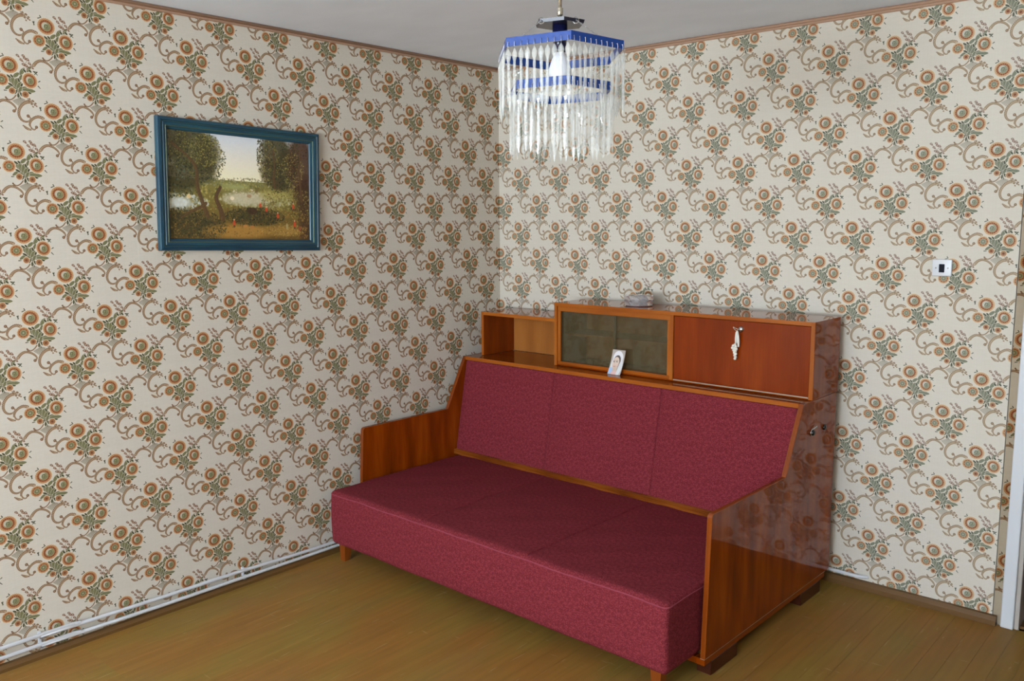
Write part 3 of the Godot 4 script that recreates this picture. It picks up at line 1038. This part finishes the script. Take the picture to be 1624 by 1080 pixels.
# ------------------------------------------------------------------ cabinet on the sofa's back
func board(t: Node3D, off: Vector3, called: String, lo: Vector3, hi: Vector3, m: Material, band: Material) -> MeshInstance3D:
	var o := obj(called, bx(lo, Vector3(hi.x, hi.y, hi.z - 0.0012), 0.0006), m, t, -off)
	if band:
		obj("edge_band", bx(Vector3(lo.x, lo.y, hi.z - 0.0011), hi, 0.0005), band, o)
	return o


func build_cabinet() -> void:
	var off := Vector3(1.0, 0.8875, 0.13)
	var t := thing("cabinet", "low glossy wooden cabinet with glass doors and an open niche on the sofa's back", "cabinet", sofa_world(off), SOFA_TURN)
	var y0 := 0.8875
	var zf := 0.2614
	# left niche
	board(t, off, "side_board", Vector3(0.0608, y0, 0.002), Vector3(0.0788, 1.1306, zf), M.veneer, M.band_y)
	board(t, off, "top_board", Vector3(0.0790, 1.1126, 0.002), Vector3(0.5855, 1.1306, zf), M.veneer_x, M.band)
	obj("back_panel", bx(Vector3(0.0790, y0, 0.002), Vector3(0.5855, 1.1124, 0.010), 0.0005), M.inner_wood, t, -off)
	# carcass
	board(t, off, "side_board", Vector3(0.5857, y0, 0.002), Vector3(0.6037, 1.1950, zf), M.veneer, M.band_y)
	board(t, off, "side_board", Vector3(1.9470, y0, 0.002), Vector3(1.9650, 1.2135, zf + 0.002), M.veneer, M.band_y)
	board(t, off, "top_board", Vector3(0.5857, 1.1952, 0.002), Vector3(1.9468, 1.2130, zf + 0.001), M.veneer_x, M.band)
	board(t, off, "divider", Vector3(1.2770, y0 + 0.0062, 0.002), Vector3(1.2950, 1.1950, zf), M.veneer, M.band_y)
	board(t, off, "bottom_board", Vector3(0.6039, y0, 0.002), Vector3(1.9468, y0 + 0.006, zf - 0.003), M.veneer_x, null)
	obj("back_panel", bx(Vector3(0.6039, y0 + 0.0062, 0.002), Vector3(1.9468, 1.1950, 0.010), 0.0005), M.inner_wood, t, -off)
	# frame round the glass and the shelf behind it
	obj("rail", bx(Vector3(0.6039, 1.1700, 0.215), Vector3(1.2768, 1.1950, 0.2560), 0.001), M.band, t, -off)
	obj("rail", bx(Vector3(0.6039, y0 + 0.0062, 0.215), Vector3(1.2768, y0 + 0.0225, 0.2560), 0.001), M.band, t, -off)
	obj("stile", bx(Vector3(0.6039, y0 + 0.0226, 0.246), Vector3(0.6230, 1.1698, 0.2560), 0.001), M.band_y, t, -off)
	obj("stile", bx(Vector3(1.2600, y0 + 0.0226, 0.246), Vector3(1.2768, 1.1698, 0.2560), 0.001), M.band_y, t, -off)
	obj("shelf", bx(Vector3(0.6039, 1.0400, 0.0105), Vector3(1.2768, 1.0520, 0.195), 0.001), M.inner_wood, t, -off)
	obj("glass_door", bx(Vector3(0.6060, y0 + 0.0228, 0.2385), Vector3(0.9600, 1.1696, 0.2425), 0.0006), M.pane, t, -off)
	obj("glass_door", bx(Vector3(0.9400, y0 + 0.0228, 0.2285), Vector3(1.2750, 1.1696, 0.2325), 0.0006), M.pane, t, -off)
	# drop-front door with its lock
	var door := obj("door", bx(Vector3(1.2975, y0 + 0.0115, 0.240), Vector3(1.9445, 1.1930, 0.2590), 0.0012), M.door_veneer, t, -off)
	obj("hinge_strip", bx(Vector3(1.2975, y0 + 0.0065, 0.244), Vector3(1.9445, y0 + 0.0108, 0.2620), 0.0006), M.alu, t, -off)
	obj("lock_plate", lathe([Vector2(0.0, 0.0), Vector2(0.0135, 0.0), Vector2(0.0135, 0.003), Vector2(0.010, 0.008), Vector2(0.005, 0.010), Vector2(0.0, 0.0105)], 20, Vector3(1.633, 1.158, 0.2590), Vector3.BACK), M.chrome, door)


func build_small_things() -> void:
	# key with its white pendant, hanging from the lock
	var kp := Vector3(1.629, 1.158, 0.270)
	var t := thing("key", "small key with a white ribbon and bead pendant, hanging on the drop-front door", "key", sofa_world(kp), SOFA_TURN)
	obj("key_blade", tube([Vector3(0.002, 0.0, -0.004), Vector3(0.001, 0.0, 0.012)], 0.0024, 8), M.chrome, t)
	obj("key_bow", tube(curve([Vector3(0.001, 0.003, 0.012), Vector3(-0.010, 0.006, 0.013), Vector3(-0.021, 0.010, 0.013), Vector3(-0.010, -0.003, 0.013), Vector3(0.001, -0.003, 0.012)], 5), 0.0017, 6), M.nickel, t)
	var rb := mb()
	rb.set_smooth_group(0)
	for s in [[Vector3(-0.002, -0.004, 0.0135), Vector3(-0.008, -0.064, 0.010), 0.007], [Vector3(0.000, -0.006, 0.0115), Vector3(0.005, -0.078, 0.0075), 0.006]]:
		var st := lathe([Vector2(0.0, 0.0), Vector2(s[2] * 0.7, 0.006), Vector2(s[2], 0.025), Vector2(s[2] * 0.9, 0.05), Vector2(s[2] * 0.3, (s[1] - s[0]).length())], 10, s[1], (s[0] - s[1]).normalized())
		obj("ribbon", st, M.porcelain, t)
	var beads := [[-0.012, -0.066], [-0.021, -0.072], [-0.008, -0.075], [-0.025, -0.082], [-0.015, -0.083], [-0.006, -0.086], [-0.019, -0.092], [-0.010, -0.095], [-0.015, -0.103], [-0.008, -0.107], [-0.013, -0.114], [-0.009, -0.121], [-0.011, -0.128]]
	for q in beads:
		obj("bead", lathe([Vector2(0.0, -0.0068), Vector2(0.0048, -0.0048), Vector2(0.0068, 0.0), Vector2(0.0048, 0.0048), Vector2(0.0, 0.0068)], 9, Vector3(q[0], q[1], 0.0075), Vector3.UP), M.porcelain, t)
	# devotional card leaning on the glass doors
	wrapping = false
	var card := make_card()
	wrapping = true
	var cp := Vector3(0.983, 0.8872, 0.292)
	var c := thing("picture_card", "small card printed with a woman in a white veil, leaning on the cabinet's glass doors", "card", sofa_world(cp), SOFA_TURN)
	var st2 := mb()
	var w0 := 0.037
	var w1 := 0.036
	var top := Vector3(0.014, 0.119, -0.029)
	var rows := []
	for k in 9:
		var f := k / 8.0
		var mid := top * f + Vector3(0.0, 0.0, -0.006 * sin(PI * f))
		var w := lerpf(w0, w1, f)
		rows.append([mid - Vector3(w, -0.0, -0.004 * f), mid + Vector3(w, 0.0, 0.0), f])
	st2.set_smooth_group(0)
	for k in 8:
		var a: Array = rows[k]
		var b: Array = rows[k + 1]
		quad(st2, a[0], b[0], b[1], a[1], [Vector2(0, 1 - a[2]), Vector2(0, 1 - b[2]), Vector2(1, 1 - b[2]), Vector2(1, 1 - a[2])])
		var e := Vector3(0, 0, -0.0006)
		quad(st2, a[1] + e, b[1] + e, b[0] + e, a[0] + e, [Vector2(0.02, 0.02), Vector2(0.02, 0.03), Vector2(0.03, 0.03), Vector2(0.03, 0.02)])
	var cm := mat(Color.WHITE, 0.45, 0.4)
	cm.albedo_texture = tex(card)
	cm.texture_repeat = false
	obj("print", st2, cm, c)
	# cut-glass dish on the cabinet
	var ap := Vector3(1.018, 1.2131, 0.135)
	var d := thing("glass_dish", "small cut-glass dish standing on top of the cabinet", "dish", sofa_world(ap), SOFA_TURN)
	var gs := mb()
	var n := 20
	var prof := [[0.0, 0.0], [0.060, 0.0], [0.066, 0.005], [0.066, 0.022], [0.069, 0.034], [0.068, 0.048], [0.061, 0.048], [0.055, 0.016], [0.0, 0.011]]
	var rings := []
	for k in prof.size():
		var ring := []
		for i in n:
			var an := TAU * (i + 0.5 * (k % 2)) / n
			var rr: float = prof[k][0] * (1.0 + (0.035 if i % 2 else -0.02) * (1.0 if k > 1 and k < 7 else 0.0))
			ring.append(Vector3(cos(an) * rr * 1.06, prof[k][1] + (0.003 if i % 2 and (k == 5 or k == 6) else 0.0), sin(an) * rr))
		rings.append(ring)
	for k in prof.size() - 1:
		for i in n:
			var j := (i + 1) % n
			for f in [[rings[k][i], rings[k + 1][i], rings[k + 1][j]], [rings[k][i], rings[k + 1][j], rings[k][j]]]:
				if (f[1] - f[0]).cross(f[2] - f[0]).length() > 1e-9:
					for v in f:
						gs.add_vertex(v)
	obj("bowl", gs, M.crystal, d)
	# light switch on the back wall
	var s := thing("light_switch", "white light switch with a dark rocker on the papered back wall", "switch", Vector3(2.404, 1.433, 0.0012))
	obj("switch_plate", rbox(Vector3(-0.037, -0.034, 0.0), Vector3(0.037, 0.034, 0.012), 0.004, Vector3i(2, 2, 1)), M.white_gloss, s)
	var rk := obj("rocker", bx(Vector3(-0.0105, -0.0185, 0.010), Vector3(0.0105, 0.0150, 0.0145), 0.0015), M.rocker, s)
	rk.rotation.x = 0.04
	for x in [-0.022, 0.023]:
		obj("screw", lathe([Vector2(0.0, 0.0), Vector2(0.0032, 0.0), Vector2(0.0026, 0.0014), Vector2(0.0, 0.0017)], 10, Vector3(x, -0.001, 0.0118), Vector3.BACK), M.screw_steel, s)


func make_card() -> Image:
	var im := Image.create(128, 200, false, Image.FORMAT_RGB8)
	for j in 200:
		for i in 128:
			im.set_pixel(i, j, rgb(176, 166, 158).lerp(rgb(196, 188, 180), j / 200.0))
	dab(im, 66, 66, 50, 58, 0.0, rgb(232, 230, 234), 1.0, 3.0)
	dab(im, 66, 130, 58, 90, 0.0, rgb(226, 226, 230), 1.0, 3.0)
	dab(im, 22, 172, 32, 26, -0.4, rgb(176, 200, 232), 1.0, 6.0)
	dab(im, 60, 96, 36, 52, 0.15, rgb(92, 80, 72), 1.0, 3.0)
	dab(im, 52, 108, 33, 50, 0.12, rgb(222, 200, 184), 1.0, 3.0)
	dab(im, 58, 160, 22, 34, 0.0, rgb(212, 186, 166), 1.0, 5.0)
	dab(im, 66, 192, 40, 20, 0.0, rgb(226, 188, 184), 1.0, 6.0)
	dab(im, 100, 150, 18, 66, 0.12, rgb(220, 222, 222), 1.0, 5.0)
	dab(im, 84, 130, 4, 46, 0.1, rgb(150, 136, 126), 0.7, 3.0)
	for e in [[34, 100], [62, 98]]:
		dab(im, e[0], e[1], 9, 3.2, 0.05, rgb(70, 60, 56), 0.9, 2.0)
		dab(im, e[0], e[1] - 10, 11, 1.8, -0.05, rgb(110, 90, 78), 0.8, 2.0)
	dab(im, 42, 116, 3, 14, 0.15, rgb(206, 172, 156), 0.7, 3.0)
	dab(im, 44, 136, 10, 3.4, 0.0, rgb(196, 122, 122), 0.9, 2.0)
	dab(im, 70, 122, 11, 12, 0.0, rgb(228, 186, 176), 0.5, 8.0)
	return im


# ------------------------------------------------------------------ the framed landscape
func touches(im: Image, r: RandomNumberGenerator, n: int, x0: float, x1: float, y0: float, y1: float, s0: float, s1: float, cols: Array, a: float) -> void:
	var w := im.get_width()
	var h := im.get_height()
	for k in n:
		var c: Color = cols[r.randi() % cols.size()]
		var an := r.randf() * TAU
		var q := pow(r.randf(), 0.42)
		var p := Vector2(lerpf(x0, x1, 0.5 + 0.5 * cos(an) * q) * w, lerpf(y0, y1, 0.5 + 0.5 * sin(an) * q) * h)
		var s := r.randf_range(s0, s1)
		if p.x > s and p.x < w - s and p.y > s and p.y < h - s:
			dab(im, p.x, p.y, s, s * r.randf_range(0.45, 0.9), r.randf() * 3.0, c, a, 1.5)


func make_landscape() -> Image:
	# a plain woodland scene: sky between two groups of trees, a pale stream and a meadow
	var w := 600
	var h := 388
	var im := Image.create(w, h, false, Image.FORMAT_RGB8)
	var r := RandomNumberGenerator.new()
	r.seed = 77
	for j in h:
		for i in w:
			var t := float(j) / h
			var c := rgb(186, 194, 208).lerp(rgb(218, 208, 182), clampf(t / 0.42, 0, 1)) if t < 0.43 else rgb(116, 112, 62).lerp(rgb(92, 70, 32), clampf((t - 0.43) / 0.57, 0, 1))
			im.set_pixel(i, j, c)
	var dark := [rgb(40, 46, 28), rgb(58, 60, 34), rgb(34, 36, 26), rgb(74, 74, 42)]
	var mid := [rgb(92, 92, 50), rgb(116, 110, 60), rgb(78, 84, 48), rgb(104, 90, 48)]
	var lit := [rgb(150, 142, 76), rgb(134, 128, 70), rgb(164, 150, 88)]
	var earth := [rgb(112, 80, 36), rgb(90, 62, 28), rgb(132, 98, 48), rgb(104, 90, 44)]
	# distance, meadow and stream
	touches(im, r, 300, 0.10, 0.95, 0.40, 0.49, 2, 5, [rgb(120, 126, 104), rgb(104, 104, 74), rgb(140, 136, 104)], 0.8)
	touches(im, r, 900, -0.1, 1.1, 0.46, 0.72, 2, 6, mid + lit, 0.75)
	touches(im, r, 420, 0.33, 0.86, 0.53, 0.68, 2, 6, [rgb(178, 174, 156), rgb(164, 160, 132), rgb(150, 146, 116), rgb(140, 140, 96)], 0.55)
	touches(im, r, 90, 0.42, 0.62, 0.50, 0.58, 2, 4, [rgb(206, 200, 182), rgb(176, 150, 110), rgb(110, 90, 70)], 0.7)
	touches(im, r, 260, -0.08, 0.26, 0.58, 0.74, 2, 6, [rgb(180, 188, 190), rgb(150, 158, 154), rgb(120, 128, 112)], 0.65)
	# soft masses under the leaves
	for q in [[0.02, 0.06, 70, 90], [0.16, 0.16, 80, 80], [0.26, 0.20, 45, 70], [0.08, 0.42, 80, 55], [0.24, 0.36, 40, 40], [0.74, 0.12, 60, 90], [0.70, 0.32, 40, 50], [0.82, 0.26, 50, 70], [0.93, 0.22, 60, 120], [0.96, 0.55, 40, 90], [0.78, 0.42, 50, 30], [0.10, 0.86, 110, 50], [0.27, 0.90, 60, 34], [0.58, 0.77, 90, 24], [0.97, 0.85, 30, 60]]:
		dab(im, q[0] * w, q[1] * h, q[2], q[3], 0.0, rgb(58, 54, 34) if q[0] < 0.9 else rgb(62, 42, 30), 0.85, 26.0)
	for q in [[0.52, 0.60, 100, 24, 176, 172, 150], [0.07, 0.66, 46, 20, 188, 196, 198], [0.46, 0.92, 150, 26, 156, 118, 58], [0.80, 0.91, 70, 18, 148, 116, 58], [0.74, 0.55, 76, 16, 152, 144, 86], [0.44, 0.49, 60, 12, 142, 146, 98]]:
		dab(im, q[0] * w, q[1] * h, q[2], q[3], 0.0, rgb(q[4], q[5], q[6]), 0.85, 16.0)
	# left wood
	touches(im, r, 850, -0.2, 0.24, 0.25, 0.62, 1.2, 4.3, dark + [rgb(88, 96, 84), rgb(70, 84, 72)], 0.75)
	touches(im, r, 1190, -0.25, 0.28, -0.25, 0.34, 1.2, 4.3, dark + mid, 0.75)
	touches(im, r, 714, 0.10, 0.38, 0.00, 0.46, 1.2, 3.7, dark + mid, 0.75)
	touches(im, r, 510, 0.14, 0.35, 0.02, 0.32, 0.9, 2.8, mid + lit, 0.7)
	touches(im, r, 204, -0.05, 0.14, -0.02, 0.20, 0.9, 2.8, mid + lit, 0.6)
	# right wood
	touches(im, r, 1360, 0.60, 0.92, -0.25, 0.52, 1.2, 4.3, dark + [rgb(70, 50, 34), rgb(84, 64, 38)], 0.75)
	touches(im, r, 442, 0.60, 0.78, 0.02, 0.44, 0.9, 3.1, mid + lit, 0.6)
	touches(im, r, 442, 0.78, 0.96, 0.10, 0.46, 0.9, 3.1, mid + lit + lit, 0.7)
	touches(im, r, 884, 0.84, 1.2, -0.3, 1.1, 1.2, 5.0, [rgb(66, 42, 28), rgb(50, 36, 26), rgb(82, 56, 32)], 0.75)
	touches(im, r, 850, 0.62, 1.15, 0.48, 0.78, 1.2, 3.7, mid + lit + [rgb(88, 64, 36)], 0.65)
	# ground
	touches(im, r, 2550, -0.3, 1.3, 0.68, 1.15, 1.2, 4.3, earth + [rgb(146, 118, 62), rgb(120, 104, 52)], 0.65)
	touches(im, r, 1190, -0.2, 0.38, 0.70, 1.05, 1.2, 3.7, dark + [rgb(66, 52, 30), rgb(92, 84, 46)], 0.7)
	touches(im, r, 884, 0.36, 0.80, 0.68, 0.86, 1.2, 3.7, dark + [rgb(60, 46, 34)], 0.65)
	touches(im, r, 408, 0.62, 0.98, 0.84, 0.96, 1.2, 3.7, [rgb(170, 140, 76), rgb(150, 124, 66), rgb(120, 96, 48)], 0.55)
	# trunks
	for tr in [[0.03, 0.12, 0.17, 0.30, 0.19, 0.52, 0.25, 0.78, 6.0], [0.34, 0.50, 0.31, 0.60, 0.34, 0.72, 0.35, 0.80, 7.0], [0.08, 0.80, 0.14, 0.74, 0.20, 0.70, 0.24, 0.66, 4.0], [0.72, 0.10, 0.73, 0.25, 0.725, 0.38, 0.73, 0.48, 3.5], [0.93, 0.10, 0.92, 0.30, 0.93, 0.46, 0.94, 0.60, 4.0]]:
		var pts := []
		for k in 4:
			pts.append(Vector2(tr[k * 2] * w, tr[k * 2 + 1] * h))
		var cv := curve(pts, 12)
		for k in cv.size():
			var p: Vector2 = cv[k]
			var rr: float = tr[8] * 1.4 * (0.6 + 0.5 * k / cv.size())
			dab(im, p.x, p.y, rr, rr, 0.0, rgb(80, 60, 40), 0.9, 1.5)
			dab(im, p.x - rr * 0.4 + r.randf_range(-1, 1), p.y + r.randf_range(-2, 2), rr * 0.3, rr * 0.7, 0.3, rgb(112, 92, 62), 0.35, 2.0)
	# small figures and grazing animals as plain touches of colour
	for q in [[0.43, 0.84, 4, 8], [0.62, 0.66, 4, 7], [0.75, 0.76, 3.5, 8], [0.87, 0.66, 3.5, 8], [0.88, 0.84, 4, 9], [0.665, 0.70, 4, 7]]:
		dab(im, q[0] * w, q[1] * h, q[2] * 1.4, q[3] * 1.4, 0.0, rgb(182, 68, 38), 0.9, 1.5)
		dab(im, q[0] * w, q[1] * h - q[3] * 1.5 - 1.0, 3.2, 3.4, 0.0, rgb(190, 160, 130), 0.9, 1.2)
		dab(im, q[0] * w, q[1] * h + q[3] * 1.5, 4.0, 5.0, 0.0, rgb(60, 50, 40), 0.7, 1.2)
	for q in [[0.51, 0.865, 7, 4, 168, 116, 62], [0.56, 0.87, 6, 3.6, 158, 104, 58], [0.56, 0.715, 16, 9, 60, 42, 30], [0.13, 0.60, 6, 6, 200, 178, 132], [0.42, 0.60, 6, 5, 206, 198, 178], [0.54, 0.57, 7, 5, 150, 120, 90], [0.82, 0.86, 4, 9, 150, 140, 100], [0.92, 0.88, 5, 7, 130, 70, 44]]:
		dab(im, q[0] * w, q[1] * h, q[2] * 1.4, q[3] * 1.4, 0.0, rgb(q[4], q[5], q[6]), 0.85, 1.5)
	# the weave of the board it is printed on
	for j in h:
		for i in w:
			var c := im.get_pixel(i, j)
			var d := r.randf_range(-0.035, 0.035) + (0.02 if (i + j) % 4 < 2 else -0.015)
			im.set_pixel(i, j, Color(c.r * 1.22 + d, c.g * 1.20 + d, c.b * 1.16 + d))
	return im


func rim_at(w: float, h: float, c: Vector2, q: Vector2) -> Vector3:
	return Vector3(c.x * (w - q.x), c.y * (h - q.x), q.y)


func build_picture() -> void:
	var t := thing("framed_picture", "woodland landscape in a worn blue-green wooden frame on the left wall", "picture", Vector3(0.0014, 1.7775, 1.6725))
	# own axes: x to the right in the picture (towards the room corner), z out of the wall
	t.basis = Basis(Vector3(0, 0, -1), Vector3.UP, Vector3(1, 0, 0)) * Basis(Vector3(0, 0, 1), deg_to_rad(-1.75))
	var W := 0.391
	var H := 0.268
	var fim := wood(61, rgb(18, 46, 64), rgb(26, 66, 86), rgb(50, 96, 104), true, 256)
	var fm := tri(fim, 3.0, 0.35, 0.5)
	var fim2 := wood(61, rgb(18, 46, 64), rgb(26, 66, 86), rgb(50, 96, 104), false, 256)
	var fm2 := tri(fim2, 3.0, 0.35, 0.5)
	var gilt := mat(rgb(104, 116, 84), 0.4, 0.5, 0.3)
	# the moulding: (distance in from the outer edge, height)
	var prof := [Vector2(0.0, 0.0), Vector2(0.0, 0.020), Vector2(0.003, 0.025), Vector2(0.014, 0.027), Vector2(0.017, 0.022), Vector2(0.021, 0.022), Vector2(0.024, 0.026), Vector2(0.034, 0.023), Vector2(0.037, 0.016), Vector2(0.046, 0.013), Vector2(0.049, 0.009), Vector2(0.049, 0.003)]
	var cor := [Vector2(-1, -1), Vector2(1, -1), Vector2(1, 1), Vector2(-1, 1)]
	for k in 4:
		var a: Vector2 = cor[k]
		var b: Vector2 = cor[(k + 1) % 4]
		var st := mb()
		for i in prof.size() - 1:
			quad(st, rim_at(W, H, a, prof[i]), rim_at(W, H, a, prof[i + 1]), rim_at(W, H, b, prof[i + 1]), rim_at(W, H, b, prof[i]))
		var rail := obj("frame_rail", st, fm if k % 2 == 0 else fm2, t)
		var gs := mb()
		for g in [[0.0165, 0.0215, 0.0228], [0.0345, 0.0225, 0.0235]]:
			quad(gs, rim_at(W, H, a, Vector2(g[0], g[1])), rim_at(W, H, a, Vector2(g[0] + 0.0012, g[2])), rim_at(W, H, b, Vector2(g[0] + 0.0012, g[2])), rim_at(W, H, b, Vector2(g[0], g[1])))
			quad(gs, rim_at(W, H, a, Vector2(g[0] + 0.0012, g[2])), rim_at(W, H, a, Vector2(g[0] + 0.0028, g[1] - 0.0005)), rim_at(W, H, b, Vector2(g[0] + 0.0028, g[1] - 0.0005)), rim_at(W, H, b, Vector2(g[0] + 0.0012, g[2])))
		obj("gilt_line", gs, gilt, rail)
	var st2 := mb()
	var iw := W - 0.047
	var ih := H - 0.047
	quad(st2, Vector3(-iw, -ih, 0.006), Vector3(-iw, ih, 0.006), Vector3(iw, ih, 0.006), Vector3(iw, -ih, 0.006), [Vector2(0, 1), Vector2(0, 0), Vector2(1, 0), Vector2(1, 1)])
	for e in [[Vector3(-iw, -ih, 0), Vector3(-iw, ih, 0)], [Vector3(iw, ih, 0), Vector3(iw, -ih, 0)], [Vector3(-iw, ih, 0), Vector3(iw, ih, 0)], [Vector3(iw, -ih, 0), Vector3(-iw, -ih, 0)]]:
		var f := Vector3(0, 0, 0.006)
		quad(st2, e[0], e[1], e[1] + f, e[0] + f, [Vector2.ZERO, Vector2.ZERO, Vector2.ZERO, Vector2.ZERO])
	var cm := mat(Color.WHITE, 0.5, 0.4)
	wrapping = false
	cm.albedo_texture = tex(make_landscape())
	wrapping = true
	cm.texture_repeat = false
	obj("painting", st2, cm, t)


# ------------------------------------------------------------------ chandelier
func hex(r: float, k: int, turn: float) -> Vector3:
	var fw := Vector3(-0.61617, 0, -0.78761)
	var rt := Vector3(0.78761, 0, -0.61617)
	var a := turn + TAU * k / 6.0
	return (rt * sin(a) - fw * cos(a)) * r


func flat_ring(s: Vector2, a: float) -> Vector3:
	return Vector3(cos(a) * s.x, s.y, sin(a) * s.x * 0.5)


func askew(p: Vector3) -> Vector3:
	# the rings hang a little askew: the far side is lower
	return p + Vector3(0, -0.05 * p.dot(Vector3(-0.61617, 0, -0.78761)), 0)


func build_chandelier() -> void:
	var axis := Vector3(1.9925, CEIL, 1.9803)
	var t := thing("chandelier", "two-tier hexagonal chandelier of clear pendant prisms on blue rings, hanging from the ceiling", "chandelier", axis)
	var fw := Vector3(-0.61617, 0, -0.78761)
	var phi := deg_to_rad(9.0)
	obj("ceiling_cup", lathe([Vector2(0.0, -0.055), Vector2(0.012, -0.055), Vector2(0.045, -0.02), Vector2(0.048, 0.0)], 24), M.nickel, t)
	obj("stem", lathe([Vector2(0.0, -0.36), Vector2(0.0048, -0.36), Vector2(0.0048, -0.05), Vector2(0.0, -0.05)], 16), M.nickel, t)
	obj("coupling", lathe([Vector2(0.0048, -0.3345), Vector2(0.0085, -0.333), Vector2(0.0072, -0.331), Vector2(0.0080, -0.329), Vector2(0.0080, -0.321), Vector2(0.0070, -0.319), Vector2(0.0084, -0.317), Vector2(0.0048, -0.315)], 18), M.nickel, t)
	# top plate: a dark six-sided dish
	var py := -0.354
	var st := mb()
	var top := []
	var low := []
	for k in 6:
		top.append(hex(0.0665, k, phi) + Vector3(0, py + 0.004, 0))
		low.append(hex(0.0640, k, phi) + Vector3(0, py - 0.004, 0))
	var mid := Vector3(0, py, 0)
	face_out(st, top, mid)
	face_out(st, low, mid)
	for k in 6:
		face_out(st, [top[k], top[(k + 1) % 6], low[(k + 1) % 6], low[k]], mid)
	obj("top_plate", st, M.plate_dark, t)
	obj("lamp_socket", lathe([Vector2(0.0, -0.424), Vector2(0.015, -0.424), Vector2(0.0165, -0.40), Vector2(0.019, -0.385), Vector2(0.019, py - 0.004), Vector2(0.0, py - 0.004)], 20), M.socket_blue, t)
	obj("bulb", lathe([Vector2(0.0, -0.502), Vector2(0.012, -0.500), Vector2(0.024, -0.492), Vector2(0.029, -0.478), Vector2(0.0285, -0.466), Vector2(0.023, -0.447), Vector2(0.0155, -0.430), Vector2(0.0125, -0.4245), Vector2(0.0, -0.4242)], 24), M.bulb, t)
	# one prism shape shared by all: spear head, ribbed shaft, arrow tip
	var pm := mb()
	var sec := [Vector2(0.0006, 0.0), Vector2(0.0063, -0.010), Vector2(0.0076, -0.016), Vector2(0.0064, -0.022), Vector2(0.0034, -0.031), Vector2(0.0042, -0.040), Vector2(0.0036, -0.050), Vector2(0.0045, -0.060), Vector2(0.0038, -0.070), Vector2(0.0047, -0.080), Vector2(0.0040, -0.090), Vector2(0.0048, -0.100), Vector2(0.0042, -0.107), Vector2(0.0070, -0.112), Vector2(0.0050, -0.128), Vector2(0.0004, -0.149)]
	for k in sec.size() - 1:
		for i in 6:
			var a0 := TAU * i / 6.0
			var a1 := TAU * (i + 1) / 6.0
			face_out(pm, [flat_ring(sec[k], a0), flat_ring(sec[k], a1), flat_ring(sec[k + 1], a1), flat_ring(sec[k + 1], a0)], Vector3(0, (sec[k].y + sec[k + 1].y) * 0.5, 0))
	pm.generate_normals()
	var prism: Mesh = pm.commit()
	var tiers := [[0.169, 2.072 - CEIL, 10, 0.0], [0.138, 1.976 - CEIL, 8, 0.5]]
	for q in tiers:
		var R: float = q[0]
		var y: float = q[1]
		var hgt := 0.021
		var wall := 0.0035
		var ring := mb()
		for k in 6:
			var a: Vector3 = hex(R, k, phi)
			var b: Vector3 = hex(R, k + 1, phi)
			var ai: Vector3 = hex(R - wall, k, phi)
			var bi: Vector3 = hex(R - wall, k + 1, phi)
			var u := Vector3(0, y, 0)
			var d := Vector3(0, y - hgt, 0)
			var c := (a + b + ai + bi) * 0.25 + Vector3(0, y - hgt * 0.5, 0)
			for f in [[a + u, b + u, b + d, a + d], [ai + u, bi + u, bi + d, ai + d], [a + u, b + u, bi + u, ai + u], [a + d, b + d, bi + d, ai + d]]:
				face_out(ring, [askew(f[0]), askew(f[1]), askew(f[2]), askew(f[3])], askew(c))
		var ro := obj("ring", ring, M.blue, t)
		var hooks := mb()
		var n: int = q[2]
		for k in 6:
			for i in n:
				var f := (i + 0.5) / n
				var p: Vector3 = hex(R + 0.0035, k, phi).lerp(hex(R + 0.0035, k + 1, phi), f)
				var w: Vector3 = askew(p + Vector3(0, y - hgt, 0))
				var inn: Vector3 = p.normalized()
				tube([w + Vector3(0, 0.009, 0) - inn * 0.0030, w + Vector3(0, 0.010, 0), w + Vector3(0, 0.002, 0) + inn * 0.001, w + Vector3(0, -0.0065, 0)], 0.0006, 4, hooks)
				var o := inst("prism", prism, M.prism, ro, w + Vector3(0, -0.006, 0))
				var dir: Vector3 = hex(1, k + 1, phi) - hex(1, k, phi)
				o.rotation = Vector3(rng.randf_range(-0.03, 0.03), atan2(-dir.z, dir.x) + rng.randf_range(-0.25, 0.25), rng.randf_range(-0.025, 0.025))
		var ho := obj("hook_wires", hooks, M.wire, ro)
		ho.set_meta("kind", "stuff")
	# chains from the top plate to the upper ring, and from ring to ring
	for f: float in [0.56, 2.8, 5.08]:
		var a := rim_point(0.0665, f, phi) + Vector3(0, py, 0)
		var b := rim_point(0.168, 0.5 if f < 1.0 else f if f < 4.0 else 5.25, phi)
		b += Vector3(0, 2.072 - CEIL - 0.05 * b.dot(fw), 0)
		chain(t, a, b)
		var c := rim_point(0.137, 0.5 if f < 1.0 else f if f < 4.0 else 5.25, phi)
		c += Vector3(0, 1.976 - CEIL - 0.05 * c.dot(fw), 0)
		chain(t, b * Vector3(0.97, 1, 0.97), c)
		var rg := []
		for i in 13:
			rg.append(a + Vector3(cos(TAU * i / 12.0) * 0.0075, sin(TAU * i / 12.0) * 0.0075 - 0.001, 0).rotated(Vector3.UP, 0.67))
		obj("chain_ring", tube(rg, 0.0010, 5), M.chrome, t)


func rim_point(r: float, f: float, turn: float) -> Vector3:
	return hex(r, int(f), turn).lerp(hex(r, int(f) + 1, turn), f - int(f))


func chain(t: Node3D, a: Vector3, b: Vector3) -> void:
	var st := mb()
	var n := int(a.distance_to(b) / 0.0052)
	var d := (b - a).normalized()
	var u := d.cross(Vector3.UP).normalized()
	var w := u.cross(d).normalized()
	for i in n:
		var c := a.lerp(b, (i + 0.5) / n)
		var s := u if i % 2 else w
		var p := []
		for k in 7:
			p.append(c + d * cos(TAU * k / 6.0) * 0.0034 + s * sin(TAU * k / 6.0) * 0.0017)
		tube(p, 0.00055, 4, st)
	obj("chain", st, M.wire, t)
